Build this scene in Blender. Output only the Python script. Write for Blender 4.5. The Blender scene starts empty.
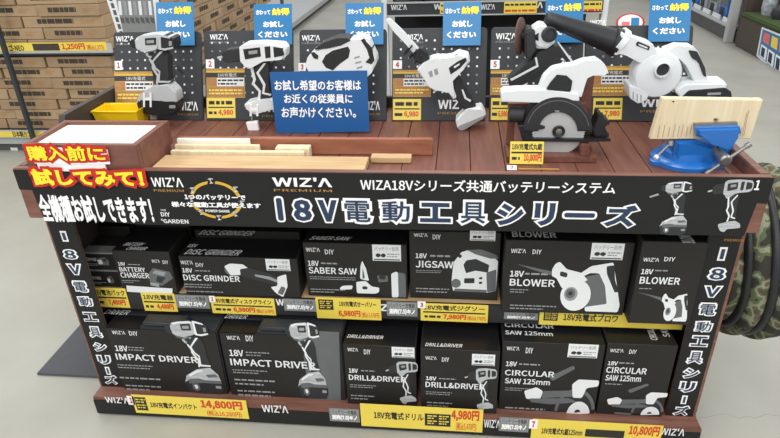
import bpy, bmesh, math, random
from mathutils import Vector, Matrix
random.seed(7)
C = bpy.context.scene.collection

# ------------------------------------------------------------------ camera
CAM = Vector((1.1031, -1.2927, 1.4007)); FPX = 604.65
ya, pi_, ro = [math.radians(a) for a in (-6.832, -27.788, -2.043)]
FW = Vector((math.sin(ya)*math.cos(pi_), math.cos(ya)*math.cos(pi_), math.sin(pi_)))
_r = Vector((math.cos(ya), -math.sin(ya), 0)); _u = _r.cross(FW)
RT = _r*math.cos(ro)+_u*math.sin(ro); UP = -_r*math.sin(ro)+_u*math.cos(ro)
cd = bpy.data.cameras.new('camera'); cam = bpy.data.objects.new('camera', cd); C.objects.link(cam)
cd.sensor_width = 36; cd.lens = FPX/780*36; cd.clip_start = .05; cd.clip_end = 60
M = Matrix((RT, UP, -FW)).transposed().to_4x4(); M.translation = CAM; cam.matrix_world = M
bpy.context.scene.camera = cam

# ------------------------------------------------------------------ materials
def lin(c):
    c = c/255
    return c/12.92 if c <= .04045 else ((c+.055)/1.055)**2.4
MATS = {}
def mat(name, rgb, rough=.5, noise=0, scale=8, metal=0, stretch=(1,1,1), bump=0, rgb2=None, spec=.5, coat=0):
    m = bpy.data.materials.new(name); m.use_nodes = True
    nt = m.node_tree; b = nt.nodes['Principled BSDF']
    col = tuple(lin(c) for c in rgb)+(1,)
    b.inputs['Base Color'].default_value = col
    b.inputs['Roughness'].default_value = rough; b.inputs['Metallic'].default_value = metal
    b.inputs['Specular IOR Level'].default_value = spec
    if coat: b.inputs['Coat Weight'].default_value = coat; b.inputs['Coat Roughness'].default_value = .15
    if noise or rgb2 or bump:
        tc = nt.nodes.new('ShaderNodeTexCoord'); mp = nt.nodes.new('ShaderNodeMapping')
        mp.inputs['Scale'].default_value = stretch
        n = nt.nodes.new('ShaderNodeTexNoise'); n.inputs['Scale'].default_value = scale; n.inputs['Detail'].default_value = 6
        n.inputs['Roughness'].default_value = .6
        nt.links.new(tc.outputs['Object'], mp.inputs[0]); nt.links.new(mp.outputs[0], n.inputs[0])
        r = nt.nodes.new('ShaderNodeValToRGB')
        c2 = tuple(lin(c) for c in rgb2)+(1,) if rgb2 else tuple(min(1, c*(1+noise)) for c in col[:3])+(1,)
        c1 = col if rgb2 else tuple(c*(1-noise) for c in col[:3])+(1,)
        r.color_ramp.elements[0].position = .32; r.color_ramp.elements[1].position = .68
        r.color_ramp.elements[0].color = c1; r.color_ramp.elements[1].color = c2
        nt.links.new(n.outputs[0], r.inputs[0]); nt.links.new(r.outputs[0], b.inputs['Base Color'])
        if bump:
            bp = nt.nodes.new('ShaderNodeBump'); bp.inputs['Strength'].default_value = bump; bp.inputs['Distance'].default_value = .004
            nt.links.new(n.outputs[0], bp.inputs['Height']); nt.links.new(bp.outputs[0], b.inputs['Normal'])
    MATS[name] = m; return m
mat('table_wood', (98,58,48), .5, stretch=(12,1.2,12), scale=5, rgb2=(122,78,64))
mat('rim_wood', (104,68,56), .5, stretch=(1.2,12,12), scale=5, rgb2=(134,92,78))
mat('box_wood', (104,66,54), .55, stretch=(2,8,8), scale=4, rgb2=(130,84,70))
mat('pale_ply', (182,150,108), .6, stretch=(1.5,18,18), scale=4, rgb2=(204,174,132))
mat('cedar', (138,82,60), .6, stretch=(2,12,12), scale=4, rgb2=(164,106,80))
mat('pine', (214,196,160), .6, stretch=(20,4,1.5), scale=4, rgb2=(228,212,180))
mat('white_board', (236,232,220), .5, noise=.03, scale=20)
mat('dark_board', (62,54,50), .6, noise=.15, scale=12)
mat('black_vinyl', (29,29,30), .5, noise=.12, scale=5, spec=.3)
mat('black_card', (38,37,35), .5, noise=.08, scale=6, spec=.3)
mat('black_top', (25,25,28), .4, noise=.1, scale=6, spec=.35)
mat('case_plastic', (52,54,58), .5, noise=.06, scale=30)
mat('panel_black', (47,50,54), .6, noise=.05, scale=14)
mat('shelf_black', (38,38,40), .5, noise=.1, scale=10)
mat('white', (244,244,244), .5, noise=.01, scale=20)
mat('print_white', (226,228,230), .6, noise=.02, scale=20)
mat('print_grey', (150,152,154), .6, noise=.05, scale=30)
mat('print_light', (158,161,163), .6, stretch=(4,4,40), scale=6, rgb2=(196,199,201))
mat('print_mid', (98,100,103), .6, noise=.05, scale=30)
mat('print_dark', (42,43,46), .6, noise=.05, scale=30)
mat('silver', (188,192,194), .38, noise=.03, scale=20)
mat('tool_white', (222,226,228), .38, noise=.01, scale=20)
mat('tool_black', (30,31,34), .45, noise=.1, scale=60, bump=.1)
mat('rubber', (40,41,43), .6, noise=.1, scale=90, bump=.15)
mat('steel', (150,148,144), .35, noise=.06, scale=40, metal=.8)
mat('blade', (196,198,200), .42, noise=.03, scale=30, metal=.35)
mat('disc_brown', (98,72,64), .8, noise=.12, scale=90)
mat('navy', (34,54,84), .55, noise=.02, scale=20)
mat('gold', (176,132,66), .5, noise=.04, scale=20)
mat('ring_yellow', (212,170,56), .5, noise=.03, scale=20)
mat('sign_red', (196,36,30), .5, noise=.03, scale=20)
mat('sign_yellow', (255,226,48), .5, noise=.02, scale=20)
mat('price_red', (206,64,34), .5, noise=.03, scale=20)
mat('tag_yellow', (232,208,84), .4, noise=.03, scale=14)
mat('ink', (40,38,34), .6, noise=.05, scale=20)
mat('tag_grey', (128,130,130), .5, noise=.05, scale=30)
mat('tag_gold', (178,138,66), .5, noise=.12, scale=60)
mat('card_blue', (22,116,172), .35, noise=.04, scale=6)
mat('sign_blue', (18,84,146), .4, noise=.04, scale=6)
mat('vise_blue', (28,106,186), .32, noise=.05, scale=14, coat=.4)
mat('bin_yellow', (240,200,14), .38, noise=.03, scale=8)
mat('cardboard', (158,132,102), .75, noise=.07, scale=16)
mat('cardboard_b', (170,144,112), .75, noise=.07, scale=16)
mat('box_print', (66,54,46), .75, noise=.1, scale=60)
mat('rail_grey', (176,178,178), .45, noise=.03, scale=10)
mat('kick_grey', (84,84,84), .6, noise=.05, scale=10)
mat('kick_dark', (50,52,56), .6, noise=.05, scale=10)
mat('brown_panel', (72,62,56), .6, noise=.06, scale=10)
mat('turf', (66,82,42), .9, noise=.35, scale=120, bump=.8)
mat('mat_grey', (78,80,85), .8, noise=.06, scale=60)
mat('bag_white', (186,190,196), .45, stretch=(1,1,1), scale=22, rgb2=(116,122,132))
mat('bag_blue', (60,120,190), .45, noise=.1, scale=20)
mat('pink', (220,110,110), .5, noise=.05, scale=20)
mat('green_grey', (118,124,108), .6, noise=.1, scale=30)
mat('brown_print', (170,120,70), .6, noise=.15, scale=50)
# concrete floor with faint mottling and hairline cracks
CRACK = (.02, .09)   # slope and offset of the hairline crack on the floor
def floor_mat():
    m = mat('concrete', (156,154,144), .42, scale=2.6, rgb2=(168,167,158), bump=0)
    nt = m.node_tree; b = nt.nodes['Principled BSDF']
    def mth(op, a, b=None):
        k = nt.nodes.new('ShaderNodeMath'); k.operation = op
        for i, q in enumerate((a, b)):
            if q is None: continue
            if isinstance(q, (int, float)): k.inputs[i].default_value = q
            else: nt.links.new(q, k.inputs[i])
        return k.outputs[0]
    tc = nt.nodes.new('ShaderNodeTexCoord'); sp = nt.nodes.new('ShaderNodeSeparateXYZ'); nt.links.new(tc.outputs['Object'], sp.inputs[0])
    cb = nt.nodes.new('ShaderNodeCombineXYZ'); nt.links.new(sp.outputs[0], cb.inputs[0])
    n = nt.nodes.new('ShaderNodeTexNoise'); n.inputs['Scale'].default_value = 9; n.inputs['Detail'].default_value = 6; nt.links.new(cb.outputs[0], n.inputs[0])
    line = mth('ADD', mth('MULTIPLY', mth('SUBTRACT', n.outputs[0], .5), .10), mth('ADD', mth('MULTIPLY', sp.outputs[0], CRACK[0]), CRACK[1]))
    near = mth('LESS_THAN', mth('ABSOLUTE', mth('SUBTRACT', sp.outputs[1], line)), .0013)
    lt_ = mth('MULTIPLY', near, mth('GREATER_THAN', sp.outputs[0], 1.5))
    mx = nt.nodes.new('ShaderNodeMix'); mx.data_type = 'RGBA'
    old = b.inputs['Base Color'].links[0].from_socket
    nt.links.new(lt_, mx.inputs[0]); nt.links.new(old, mx.inputs[6]); mx.inputs[7].default_value = (.27,.27,.24,1)
    nt.links.new(mx.outputs[2], b.inputs['Base Color'])
floor_mat()
def camo_mat():
    m = mat('camo', (94,104,78), .8, scale=14)
    nt = m.node_tree; b = nt.nodes['Principled BSDF']
    tc = nt.nodes.new('ShaderNodeTexCoord'); n = nt.nodes.new('ShaderNodeTexNoise')
    n.inputs['Scale'].default_value = 24; n.inputs['Detail'].default_value = 1.5
    nt.links.new(tc.outputs['Object'], n.inputs[0])
    r = nt.nodes.new('ShaderNodeValToRGB'); r.color_ramp.interpolation = 'CONSTANT'
    e = r.color_ramp.elements; e[0].color = (lin(44),lin(42),lin(34),1); e[0].position = 0
    e[1].position = .44; e[1].color = (lin(84),lin(92),lin(62),1)
    x = e.new(.51); x.color = (lin(128),lin(132),lin(108),1); x = e.new(.58); x.color = (lin(96),lin(80),lin(60),1)
    x = e.new(.64); x.color = (lin(62),lin(70),lin(48),1)
    nt.links.new(n.outputs[0], r.inputs[0]); nt.links.new(r.outputs[0], b.inputs['Base Color'])
camo_mat()

# ------------------------------------------------------------------ planes and mesh builder
class Pl:
    def __init__(s, O, R, U):
        s.O, s.R, s.U = Vector(O), Vector(R).normalized(), Vector(U).normalized(); s.N = s.R.cross(s.U)
    def hit(s, x, y):
        d = FW + RT*((x-390)/FPX) - UP*((y-219)/FPX)
        t = (s.O-CAM).dot(s.N)/d.dot(s.N); p = CAM+d*t-s.O
        return (p.dot(s.R), p.dot(s.U))
    def W(s, u, v, w=0): return s.O+s.R*u+s.U*v+s.N*w
    def rect(s, r):      # a rectangle measured in the photograph, read off on this plane
        x0, y0, x1, y1 = r; xm, ym = (x0+x1)/2, (y0+y1)/2
        return (s.hit(x0, ym)[0], s.hit(xm, y1)[1], s.hit(x1, ym)[0], s.hit(xm, y0)[1])
def Y(y): return Pl((0,y,0), (1,0,0), (0,0,1))
def Z(z): return Pl((0,0,z), (1,0,0), (0,1,0))
def XR(x): return Pl((x,0,0), (0,-1,0), (0,0,1))   # faces -x
def XL(x): return Pl((x,0,0), (0,1,0), (0,0,1))    # faces +x

class MB:
    def __init__(s): s.v = []; s.f = []; s.m = []; s.mats = []
    def mi(s, m):
        m = MATS[m]
        if m not in s.mats: s.mats.append(m)
        return s.mats.index(m)
    def add(s, vs, fs, m):
        k = len(s.v); s.v += [Vector(v) for v in vs]; s.f += [tuple(i+k for i in f) for f in fs]; s.m += [s.mi(m)]*len(fs)
    def bm(s, bm, m, tf=None):
        bm.verts.index_update(); s.add([tf(v.co) if tf else v.co.copy() for v in bm.verts], [[v.index for v in f.verts] for f in bm.faces], m); bm.free()
    def box(s, a, b, m, bev=0, seg=2):
        bm = bmesh.new(); bmesh.ops.create_cube(bm, size=1)
        a, b = Vector(a), Vector(b)
        for v in bm.verts: v.co = Vector([(a[i]+b[i])/2+v.co[i]*abs(b[i]-a[i]) for i in range(3)])
        if bev: bmesh.ops.bevel(bm, geom=bm.edges[:], offset=bev, segments=seg, affect='EDGES', clamp_overlap=True)
        s.bm(bm, m)
    def prism(s, pl, poly, w0, w1, m, bev=0, seg=2):
        area = sum(poly[i-1][0]*poly[i][1]-poly[i][0]*poly[i-1][1] for i in range(len(poly)))
        if area < 0: poly = poly[::-1]
        bm = bmesh.new()
        lo = [bm.verts.new((u,v,min(w0,w1))) for u,v in poly]; hi = [bm.verts.new((u,v,max(w0,w1))) for u,v in poly]
        n = len(poly); bm.faces.new(hi); bm.faces.new(lo[::-1])
        for i in range(n): j = (i+1)%n; bm.faces.new((lo[i],lo[j],hi[j],hi[i]))
        if bev:
            es = [e for e in bm.edges if abs(e.verts[0].co.z-e.verts[1].co.z) < 1e-9]
            bmesh.ops.bevel(bm, geom=es, offset=bev, segments=seg, affect='EDGES', clamp_overlap=True)
        s.bm(bm, m, lambda c: pl.W(c.x, c.y, c.z))
    def flat(s, pl, poly, w, m):
        area = sum(poly[i-1][0]*poly[i][1]-poly[i][0]*poly[i-1][1] for i in range(len(poly)))
        if area < 0: poly = poly[::-1]
        s.add([pl.W(u,v,w) for u,v in poly], [list(range(len(poly)))], m)
    def rect(s, pl, r, w, m):
        s.flat(pl, [(r[0],r[1]),(r[2],r[1]),(r[2],r[3]),(r[0],r[3])], w, m)
    def lathe(s, p, ax, prof, m, n=28, cap=True):
        p = Vector(p); ax = Vector(ax).normalized()
        a = ax.orthogonal().normalized(); b = ax.cross(a)
        vs = []; fs = []
        for h, r in prof:
            for k in range(n):
                t = 2*math.pi*k/n; vs.append(p+ax*h+(a*math.cos(t)+b*math.sin(t))*r)
        for i in range(len(prof)-1):
            for k in range(n):
                j = (k+1)%n; fs.append((i*n+k, i*n+j, (i+1)*n+j, (i+1)*n+k))
        if cap: fs.append(tuple(range(n))[::-1]); fs.append(tuple((len(prof)-1)*n+k for k in range(n)))
        s.add(vs, fs, m)
    def rod(s, a, b, r, m, n=12, r2=None):
        a, b = Vector(a), Vector(b); s.lathe(a, b-a, [(0,r),((b-a).length, r if r2 is None else r2)], m, n)
    def tube(s, pts, r, m, n=10, closed=False, sq=1):
        pts = [Vector(p) for p in pts]; N = len(pts); vs = []; fs = []
        prev = None
        for i, p in enumerate(pts):
            t = (pts[(i+1)%N]-pts[i-1]) if closed or 0 < i < N-1 else (pts[1]-pts[0] if i == 0 else pts[-1]-pts[-2])
            t.normalize(); a = (prev-t*prev.dot(t)).normalized() if prev else t.orthogonal().normalized(); prev = a; b = t.cross(a)
            for k in range(n):
                q = 2*math.pi*k/n; vs.append(p+(a*math.cos(q)*sq+b*math.sin(q))*r)
        for i in range(N if closed else N-1):
            i2 = (i+1)%N
            for k in range(n):
                j = (k+1)%n; fs.append((i*n+k, i*n+j, i2*n+j, i2*n+k))
        if not closed: fs.append(tuple(range(n))[::-1]); fs.append(tuple((N-1)*n+k for k in range(n)))
        s.add(vs, fs, m)
def fillet(p, d):
    q = []; n = len(p)
    for i in range(n):
        a, b, c = Vector(p[i-1]), Vector(p[i]), Vector(p[(i+1)%n])
        l1, l2 = (a-b).length, (c-b).length; e1 = min(.33*l1, d)/max(l1,1e-6); e2 = min(.33*l2, d)/max(l2,1e-6)
        s0, s1 = b.lerp(a, e1), b.lerp(c, e2); m = (s0+s1)/2
        q += [tuple(s0), tuple(m.lerp(b, .45)), tuple(s1)]
    return q
def smooth_poly(p, n=1):
    for _ in range(n):
        q = []
        for i in range(len(p)):
            a, b = p[i], p[(i+1)%len(p)]
            q += [(a[0]*.75+b[0]*.25, a[1]*.75+b[1]*.25), (a[0]*.25+b[0]*.75, a[1]*.25+b[1]*.75)]
        p = q
    return p
def obj(name, mb, parent=None, smooth=True, loc=None):
    if loc is None:
        if parent is not None: loc = parent.location
        else:
            lo = [min(v[i] for v in mb.v) for i in range(3)]; hi = [max(v[i] for v in mb.v) for i in range(3)]
            loc = Vector(((lo[0]+hi[0])/2, (lo[1]+hi[1])/2, lo[2]))
    loc = Vector(loc); me = bpy.data.meshes.new(name)
    me.from_pydata([v-loc for v in mb.v], [], mb.f)
    for m in mb.mats: me.materials.append(m)
    me.polygons.foreach_set('material_index', mb.m); me.update()
    if smooth:
        me.polygons.foreach_set('use_smooth', [True]*len(me.polygons)); me.set_sharp_from_angle(angle=math.radians(38))
    o = bpy.data.objects.new(name, me); C.objects.link(o)
    if parent is None: o.location = loc
    else: o.parent = parent
    if parent is not None and parent.parent is not None: pass
    return o
# children of a thing carry identity transforms; vertices are stored relative to the thing's base
def part(name, mb, parent, root=None, label=None):
    o = obj(name, mb, parent, loc=(root or parent).location)
    if label: o['label'] = label
    return o
def thing(name, label, cat, loc, group=None):
    o = bpy.data.objects.new(name, None); o.empty_display_size = .05; C.objects.link(o); o.location = loc
    return tag(o, label, cat, group)
def tag(o, label, cat, group=None):
    o['label'] = label; o['category'] = cat
    if group: o['group'] = group
    return o
def struct(name, mb, label=None):
    o = obj(name, mb); o['kind'] = 'structure'
    if label: o['label'] = label
    return o

# ------------------------------------------------------------------ lettering
TC = {}
try: FONT = bpy.data.fonts.load(bpy.utils.system_resource('DATAFILES', path='fonts')+'/Noto Sans CJK Regular.woff2')   # ships inside Blender
except Exception: FONT = None
def glyphs(s, bold):
    if FONT: bold *= .5
    k = (s, bold)
    if k not in TC:
        c = bpy.data.curves.new('t', 'FONT'); c.body = s; c.resolution_u = 2
        if FONT: c.font = FONT
        c.bevel_depth = bold; c.bevel_resolution = 1 if bold > .03 else 0
        o = bpy.data.objects.new('t', c); C.objects.link(o)
        bpy.context.view_layer.update()
        dg = bpy.context.evaluated_depsgraph_get(); me = bpy.data.meshes.new_from_object(o.evaluated_get(dg), depsgraph=dg)
        vs = [tuple(v.co) for v in me.vertices]; fs = [tuple(p.vertices) for p in me.polygons]
        bpy.data.objects.remove(o); bpy.data.curves.remove(c); bpy.data.meshes.remove(me)
        x0 = min(v[0] for v in vs); x1 = max(v[0] for v in vs); y0 = min(v[1] for v in vs); y1 = max(v[1] for v in vs)
        TC[k] = (vs, fs, x0, x1, y0, y1)
    return TC[k]
def text(mb, pl, s, r, m, bold=.012, w=.0008, ref=None, rot=0, px=True, shear=0):
    """lettering s filling rectangle r; ref = boldness whose outline defines the fit (so a wide outline surrounds the fill)"""
    if px:
        k = min(1.69e-4*max((r[1]+r[3])/2-110, 0)*(r[2]-r[0]), .45*(r[3]-r[1])) if abs(rot) != 90 else 0     # level lines run slightly downhill in the picture
        r = pl.rect((r[0], r[1]+k/2, r[2], r[3]-k/2))
    vs, fs, x0, x1, y0, y1 = glyphs(s, bold)
    if ref is not None: _, _, x0, x1, y0, y1 = glyphs(s, ref)
    if rot:      # turned about the rectangle's middle
        cx, cy = (r[0]+r[2])/2, (r[1]+r[3])/2; wd, ht = r[2]-r[0], r[3]-r[1]
    out = []
    for v in vs:
        a = (v[0]-x0)/(x1-x0); b = (v[1]-y0)/(y1-y0); z = (v[2]/(bold or 1))*.0003
        if rot == 180: a, b = 1-a, 1-b
        if rot == 90: a, b = 1-b, a
        if rot == -90: a, b = b, 1-a
        out.append(pl.W(r[0]+(a+shear*b)*(r[2]-r[0]), r[1]+b*(r[3]-r[1]), w+z))
    mb.add(out, fs, m)
def bars(mb, pl, r, m, rows=1, w=.0006, fill=.5, px=True, seed=0, dense=.25):
    """illegible small print: broken thin strokes"""
    if px: r = pl.rect(r)
    rnd = random.Random(int(abs(r[0])*1e4)+seed)
    h = (r[3]-r[1])/rows
    for i in range(rows):
        y = r[3]-h*(i+.75); x = r[0]; end = r[0]+(r[2]-r[0])*(1 if i == 0 else rnd.uniform(.6, 1))
        while x < end:
            l = h*rnd.uniform(.5, 1.6); mb.rect(pl, (x, y, min(x+l, end), y+h*fill), w, m); x += l+h*dense

# ------------------------------------------------------------------ tool shapes, traced as side profiles
# each: (material, part name, thickness, polygon) ; crop origin and scale
def crop(ox, oy, s, layers): return [(m, n, t, [(ox+x/s, oy+y/s) for x, y in p]) for m, n, t, p in layers]
IMPACT = crop(130,25,4.617, [
 ('tool_black','nose_cone',.030,[(8,70),(20,62),(40,56),(48,108),(22,101),(8,88)]),
 ('silver','housing',.050,[(36,68),(48,48),(82,41),(142,36),(156,46),(156,98),(128,108),(90,116),(60,112),(42,102)]),
 ('tool_black','rear_cap',.050,[(148,36),(180,40),(216,55),(220,98),(180,106),(150,101)]),
 ('silver','band',.055,[(150,35),(172,39),(200,47),(203,54),(172,48),(160,46),(162,98),(180,99),(216,92),(218,99),(180,108),(150,103)]),
 ('tool_black','badge_plate',.053,[(88,53),(138,50),(139,82),(90,84)]),
 ('print_grey','badge',.0545,[(96,62),(130,60),(130,74),(96,76)]),
 ('print_grey','badge',.053,[(196,66),(209,66),(211,86),(198,88)]),
 ('silver','trigger',.026,[(84,118),(128,112),(132,138),(112,150),(96,148),(80,132)]),
 ('tool_black','trigger_switch',.028,[(92,122),(120,118),(122,134),(98,138)]),
 ('rubber','grip',.034,[(104,135),(150,106),(176,122),(186,150),(186,205),(198,264),(138,272),(120,235),(110,195),(98,158)]),
 ('silver','grip_trim',.036,[(98,150),(107,148),(124,176),(121,190),(146,226),(141,262),(132,264),(136,229),(112,192),(114,178)]),
 ('silver','grip_trim',.037,[(150,116),(164,116),(120,163),(132,190),(152,206),(149,250),(196,252),(196,259),(141,259),(145,210),(125,194),(112,162)]),
 ('silver','foot',.050,[(44,350),(60,310),(120,275),(190,264),(224,298),(234,346),(140,342),(70,352)]),
 ('tool_black','battery',.052,[(45,345),(60,336),(140,338),(235,342),(236,376),(222,402),(130,405),(60,396)]),
 ('print_grey','badge',.054,[(198,358),(226,358),(226,372),(198,372)]),
])
IMPACT_ART = IMPACT + crop(130,25,4.617, [
 ('print_white','',0,[(48,50),(82,42),(140,38),(150,46),(84,49),(56,58)]), ('print_mid','',0,[(44,100),(60,112),(92,120),(124,112),(124,117),(92,126),(58,118)]),
 ('print_mid','',0,[(62,330),(118,322),(150,330),(232,330),(234,346),(140,345),(66,352)]), ('print_mid','',0,[(80,352),(112,350),(118,380),(96,392),(78,378)]), ('print_white','',0,[(88,358),(104,357),(108,374),(94,380)]),
 ('print_white','',0,[(70,306),(120,280),(150,276),(150,284),(122,290),(80,314)]), ('print_mid','',0,[(160,300),(210,296),(222,310),(170,316)])])
HOOK = [(82,300),(90,300),(90,322),(112,322),(112,300),(120,300),(120,365),(112,365),(112,334),(90,334),(90,365),(82,365)]
DRILL = crop(200,25,3.98, [
 ('silver','bit',.006,[(68,127),(100,120),(102,128),(72,136)]),
 ('rubber','chuck',.040,[(95,106),(110,95),(166,86),(170,140),(115,146),(98,136)]),
 ('tool_white','housing',.056,[(166,80),(185,70),(250,66),(335,70),(350,88),(348,122),(330,130),(262,136),(215,162),(200,168),(190,155),(170,140)]),
 ('tool_black','side_panel',.058,[(184,88),(250,80),(254,116),(192,128)]),
 ('print_grey','badge',.0595,[(205,95),(240,91),(241,104),(207,108)]),
 ('tool_black','rear_cap',.058,[(268,78),(290,76),(292,120),(272,124)]),
 ('tool_black','rear_cap',.058,[(302,78),(340,84),(344,112),(306,120)]),
 ('rubber','grip',.034,[(214,164),(250,138),(272,140),(280,165),(278,200),(292,285),(250,292),(235,270),(220,225)]),
 ('tool_white','grip_trim',.036,[(206,160),(216,158),(230,210),(224,226),(250,256),(246,290),(236,290),(240,259),(213,228),(219,212)]),
 ('tool_white','grip_trim',.037,[(260,146),(270,147),(241,184),(268,230),(263,262),(288,268),(288,275),(254,267),(258,233),(231,184)]),
 ('tool_white','foot',.056,[(186,304),(238,290),(292,284),(330,300),(336,322),(252,330),(238,348),(212,342),(190,318)]),
])
HOOK2 = [(210,306),(218,306),(218,322),(236,322),(236,306),(244,306),(244,350),(236,350),(236,332),(218,332),(218,350),(210,350)]
JIGSAW = crop(290,20,3.98, [
 ('tool_white','housing',.060,[(68,172),(78,140),(102,110),(150,103),(235,72),(290,58),(318,72),(346,140),(350,160),(330,200),(300,228),(200,240),(110,232),(84,195)]),
 ('tool_black','handle_opening',.0615,[(136,156),(150,130),(178,112),(238,96),(246,112),(240,140),(205,165),(178,190),(150,178)]),
 ('rubber','grip',.064,[(104,108),(140,82),(190,64),(236,62),(250,72),(210,92),(158,104)]),
 ('tool_black','dust_port',.063,[(92,122),(104,118),(122,132),(120,146),(104,142)]),
 ('tool_black','battery_ring',.0615,[(288,70),(300,66),(332,104),(342,150),(330,166),(306,158),(322,140),(312,108)]),
 ('print_grey','vent_slot',.0612,[(262,138),(284,132),(284,139),(262,145)]),
 ('print_grey','vent_slot',.0612,[(266,158),(290,152),(290,159),(266,165)]),
 ('print_grey','vent_slot',.0612,[(272,178),(294,172),(294,179),(272,185)]),
])
SABER = crop(370,10,3.369, [
 ('tool_white','blade_guard',.016,[(54,35),(60,27),(70,30),(112,70),(166,130),(166,142),(150,148),(120,112),(84,75)]),
 ('tool_black','shoe',.040,[(144,152),(150,140),(166,126),(182,124),(198,145),(202,166),(172,180),(156,170)]),
 ('tool_white','housing',.060,[(160,195),(180,172),(210,158),(236,153),(258,163),(298,138),(332,146),(337,165),(312,196),(272,228),(292,286),(280,292),(262,264),(240,256),(222,268),(200,248)]),
 ('tool_black','handle_opening',.0615,[(266,186),(296,164),(322,152),(326,162),(304,186),(272,208)]),
 ('tool_white','slide_button',.064,[(278,180),(304,166),(306,176),(284,192)]),
 ('print_grey','vent_slot',.0612,[(198,200),(210,194),(214,214),(204,218)]),
 ('print_grey','vent_slot',.0612,[(216,192),(228,187),(232,206),(221,211)]),
 ('rubber','grip',.036,[(262,240),(275,223),(300,220),(346,300),(342,324),(315,332),(290,294)]),
 ('tool_white','grip_trim',.0375,[(308,262),(314,262),(324,288),(340,298),(338,304),(318,292)]),
 ('tool_white','foot',.052,[(288,362),(326,326),(376,318),(391,344),(380,356),(310,402),(294,388)]),
 ('print_grey','foot_rim',.054,[(296,382),(388,344),(384,352),(312,396),(300,394)]),
])
GRINDER = crop(480,10,3.65, [
 ('rubber','wheel_guard',.070,[(158,72),(176,60),(196,66),(200,130),(182,170),(160,165)]),
 ('tool_white','gear_head',.052,[(188,62),(215,44),(236,46),(262,88),(270,112),(242,134),(206,134),(190,104)]),
 ('rubber','grip',.050,[(262,128),(290,124),(342,196),(300,204),(272,202),(210,236),(150,266),(108,280),(100,250),(135,215),(188,172),(212,145)]),
 ('tool_white','grip_trim',.0515,[(196,166),(203,164),(210,198),(112,250),(108,243),(202,193)]),
 ('tool_white','grip_trim',.0515,[(286,124),(292,124),(344,192),(338,198)]),
 ('tool_white','grip_trim',.0515,[(288,172),(296,166),(312,186),(314,196),(306,198),(292,184),(298,176),(306,190),(304,178)]),
])
def circ(cx, cy, r, n=20, a0=0, a1=360, ri=None, ry=None):
    ry = ry or r; p = [(cx+r*math.cos(math.radians(a0+(a1-a0)*k/n)), cy+ry*math.sin(math.radians(a0+(a1-a0)*k/n))) for k in range(n+(ri is not None))]
    if ri is not None: p += [(cx+ri*math.cos(math.radians(a1-(a1-a0)*k/n)), cy+ri*(ry/r)*math.sin(math.radians(a1-(a1-a0)*k/n))) for k in range(n+1)]
    return p
CSAW = crop(490,70,3.979, [
 ('tool_white','motor_housing',.050,[(42,82),(55,76),(110,72),(227,70),(345,82),(350,112),(200,118),(42,116)]),
 ('tool_black','motor_cover',.044,[(220,66),(236,40),(262,10),(300,14),(322,34),(316,72)]),
 ('tool_white','handle',.038,[(329,-26),(375,-44),(420,-50),(451,-30),(466,2),(447,20),(407,8),(377,22),(368,67),(360,100),(312,100),(316,67),(322,32),(293,14),(266,12),(238,42),(226,76),(190,76),(211,24),(247,-11),(293,-21)]),
 ('rubber','blade_guard',.052, circ(265,232,136,34,180,360,ri=77)),
 ('rubber','guard_foot',.050,[(130,228),(150,190),(195,205),(216,212),(214,222),(164,232)]),
 ('print_mid','guard_rim',.0535, circ(265,232,124,34,196,350,ri=121)),
 ('print_grey','lock_mark',.0535,[(252,148),(270,148),(270,153),(252,153)]),
 ('tool_black','lever',.030,[(186,108),(196,80),(212,64),(236,84),(232,96),(216,86),(208,94),(202,112)]),
 ('tool_black','bracket',.040,[(108,212),(190,206),(216,212),(214,224),(164,228),(164,268),(128,266),(118,240)]),
 ('tool_black','base_plate',.064,[(122,255),(370,258),(468,256),(470,266),(370,269),(124,266)]),
 ('tool_black','depth_clamp',.050,[(400,220),(420,200),(422,162),(438,160),(442,186),(468,190),(468,206),(444,210),(450,236),(466,240),(466,252),(410,254)]),
])
BLOWER = crop(600,0,3.65, [
 ('tool_white','neck',.062,[(40,180),(70,108),(96,124),(180,150),(205,192),(140,225),(92,196),(66,182),(56,192),(44,192)]),
 ('tool_black','badge_plate',.064,[(122,146),(128,142),(170,160),(166,174),(120,156)]),
 ('print_white','badge',.0655,[(130,150),(162,163),(160,168),(129,155)]),
 ('tool_white','intake_duct',.066,[(94,298),(150,316),(170,328),(158,354),(128,366),(98,346)]),
 ('print_grey','duct_slot',.067,[(108,322),(112,322),(112,350),(108,348)]), ('print_grey','duct_slot',.067,[(122,328),(126,329),(126,357),(122,355)]), ('print_grey','duct_slot',.067,[(136,332),(140,333),(140,356),(136,358)]),
 ('tool_white','handle',.042,[(230,176),(276,160),(329,161),(348,181),(384,280),(380,298),(334,296),(308,236),(284,204),(244,206)]),
 ('tool_white','handle_base',.046,[(255,302),(300,288),(440,285),(455,304),(320,330),(266,328)]),
 ('rubber','grip',.048,[(312,176),(344,180),(372,240),(378,274),(366,268),(348,218),(324,204)]),
 ('tool_white','battery_bay',.060,[(262,322),(300,300),(440,294),(448,316),(310,326),(284,350)]),
 ('tool_black','battery',.066,[(270,356),(310,318),(440,308),(462,322),(466,348),(456,360),(290,364)]),
 ('print_grey','badge',.0675,[(376,326),(424,324),(424,332),(376,334)]),
])
VISE_PX = lambda x, y: (640+x/3.98, 80+y/3.98)

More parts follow.
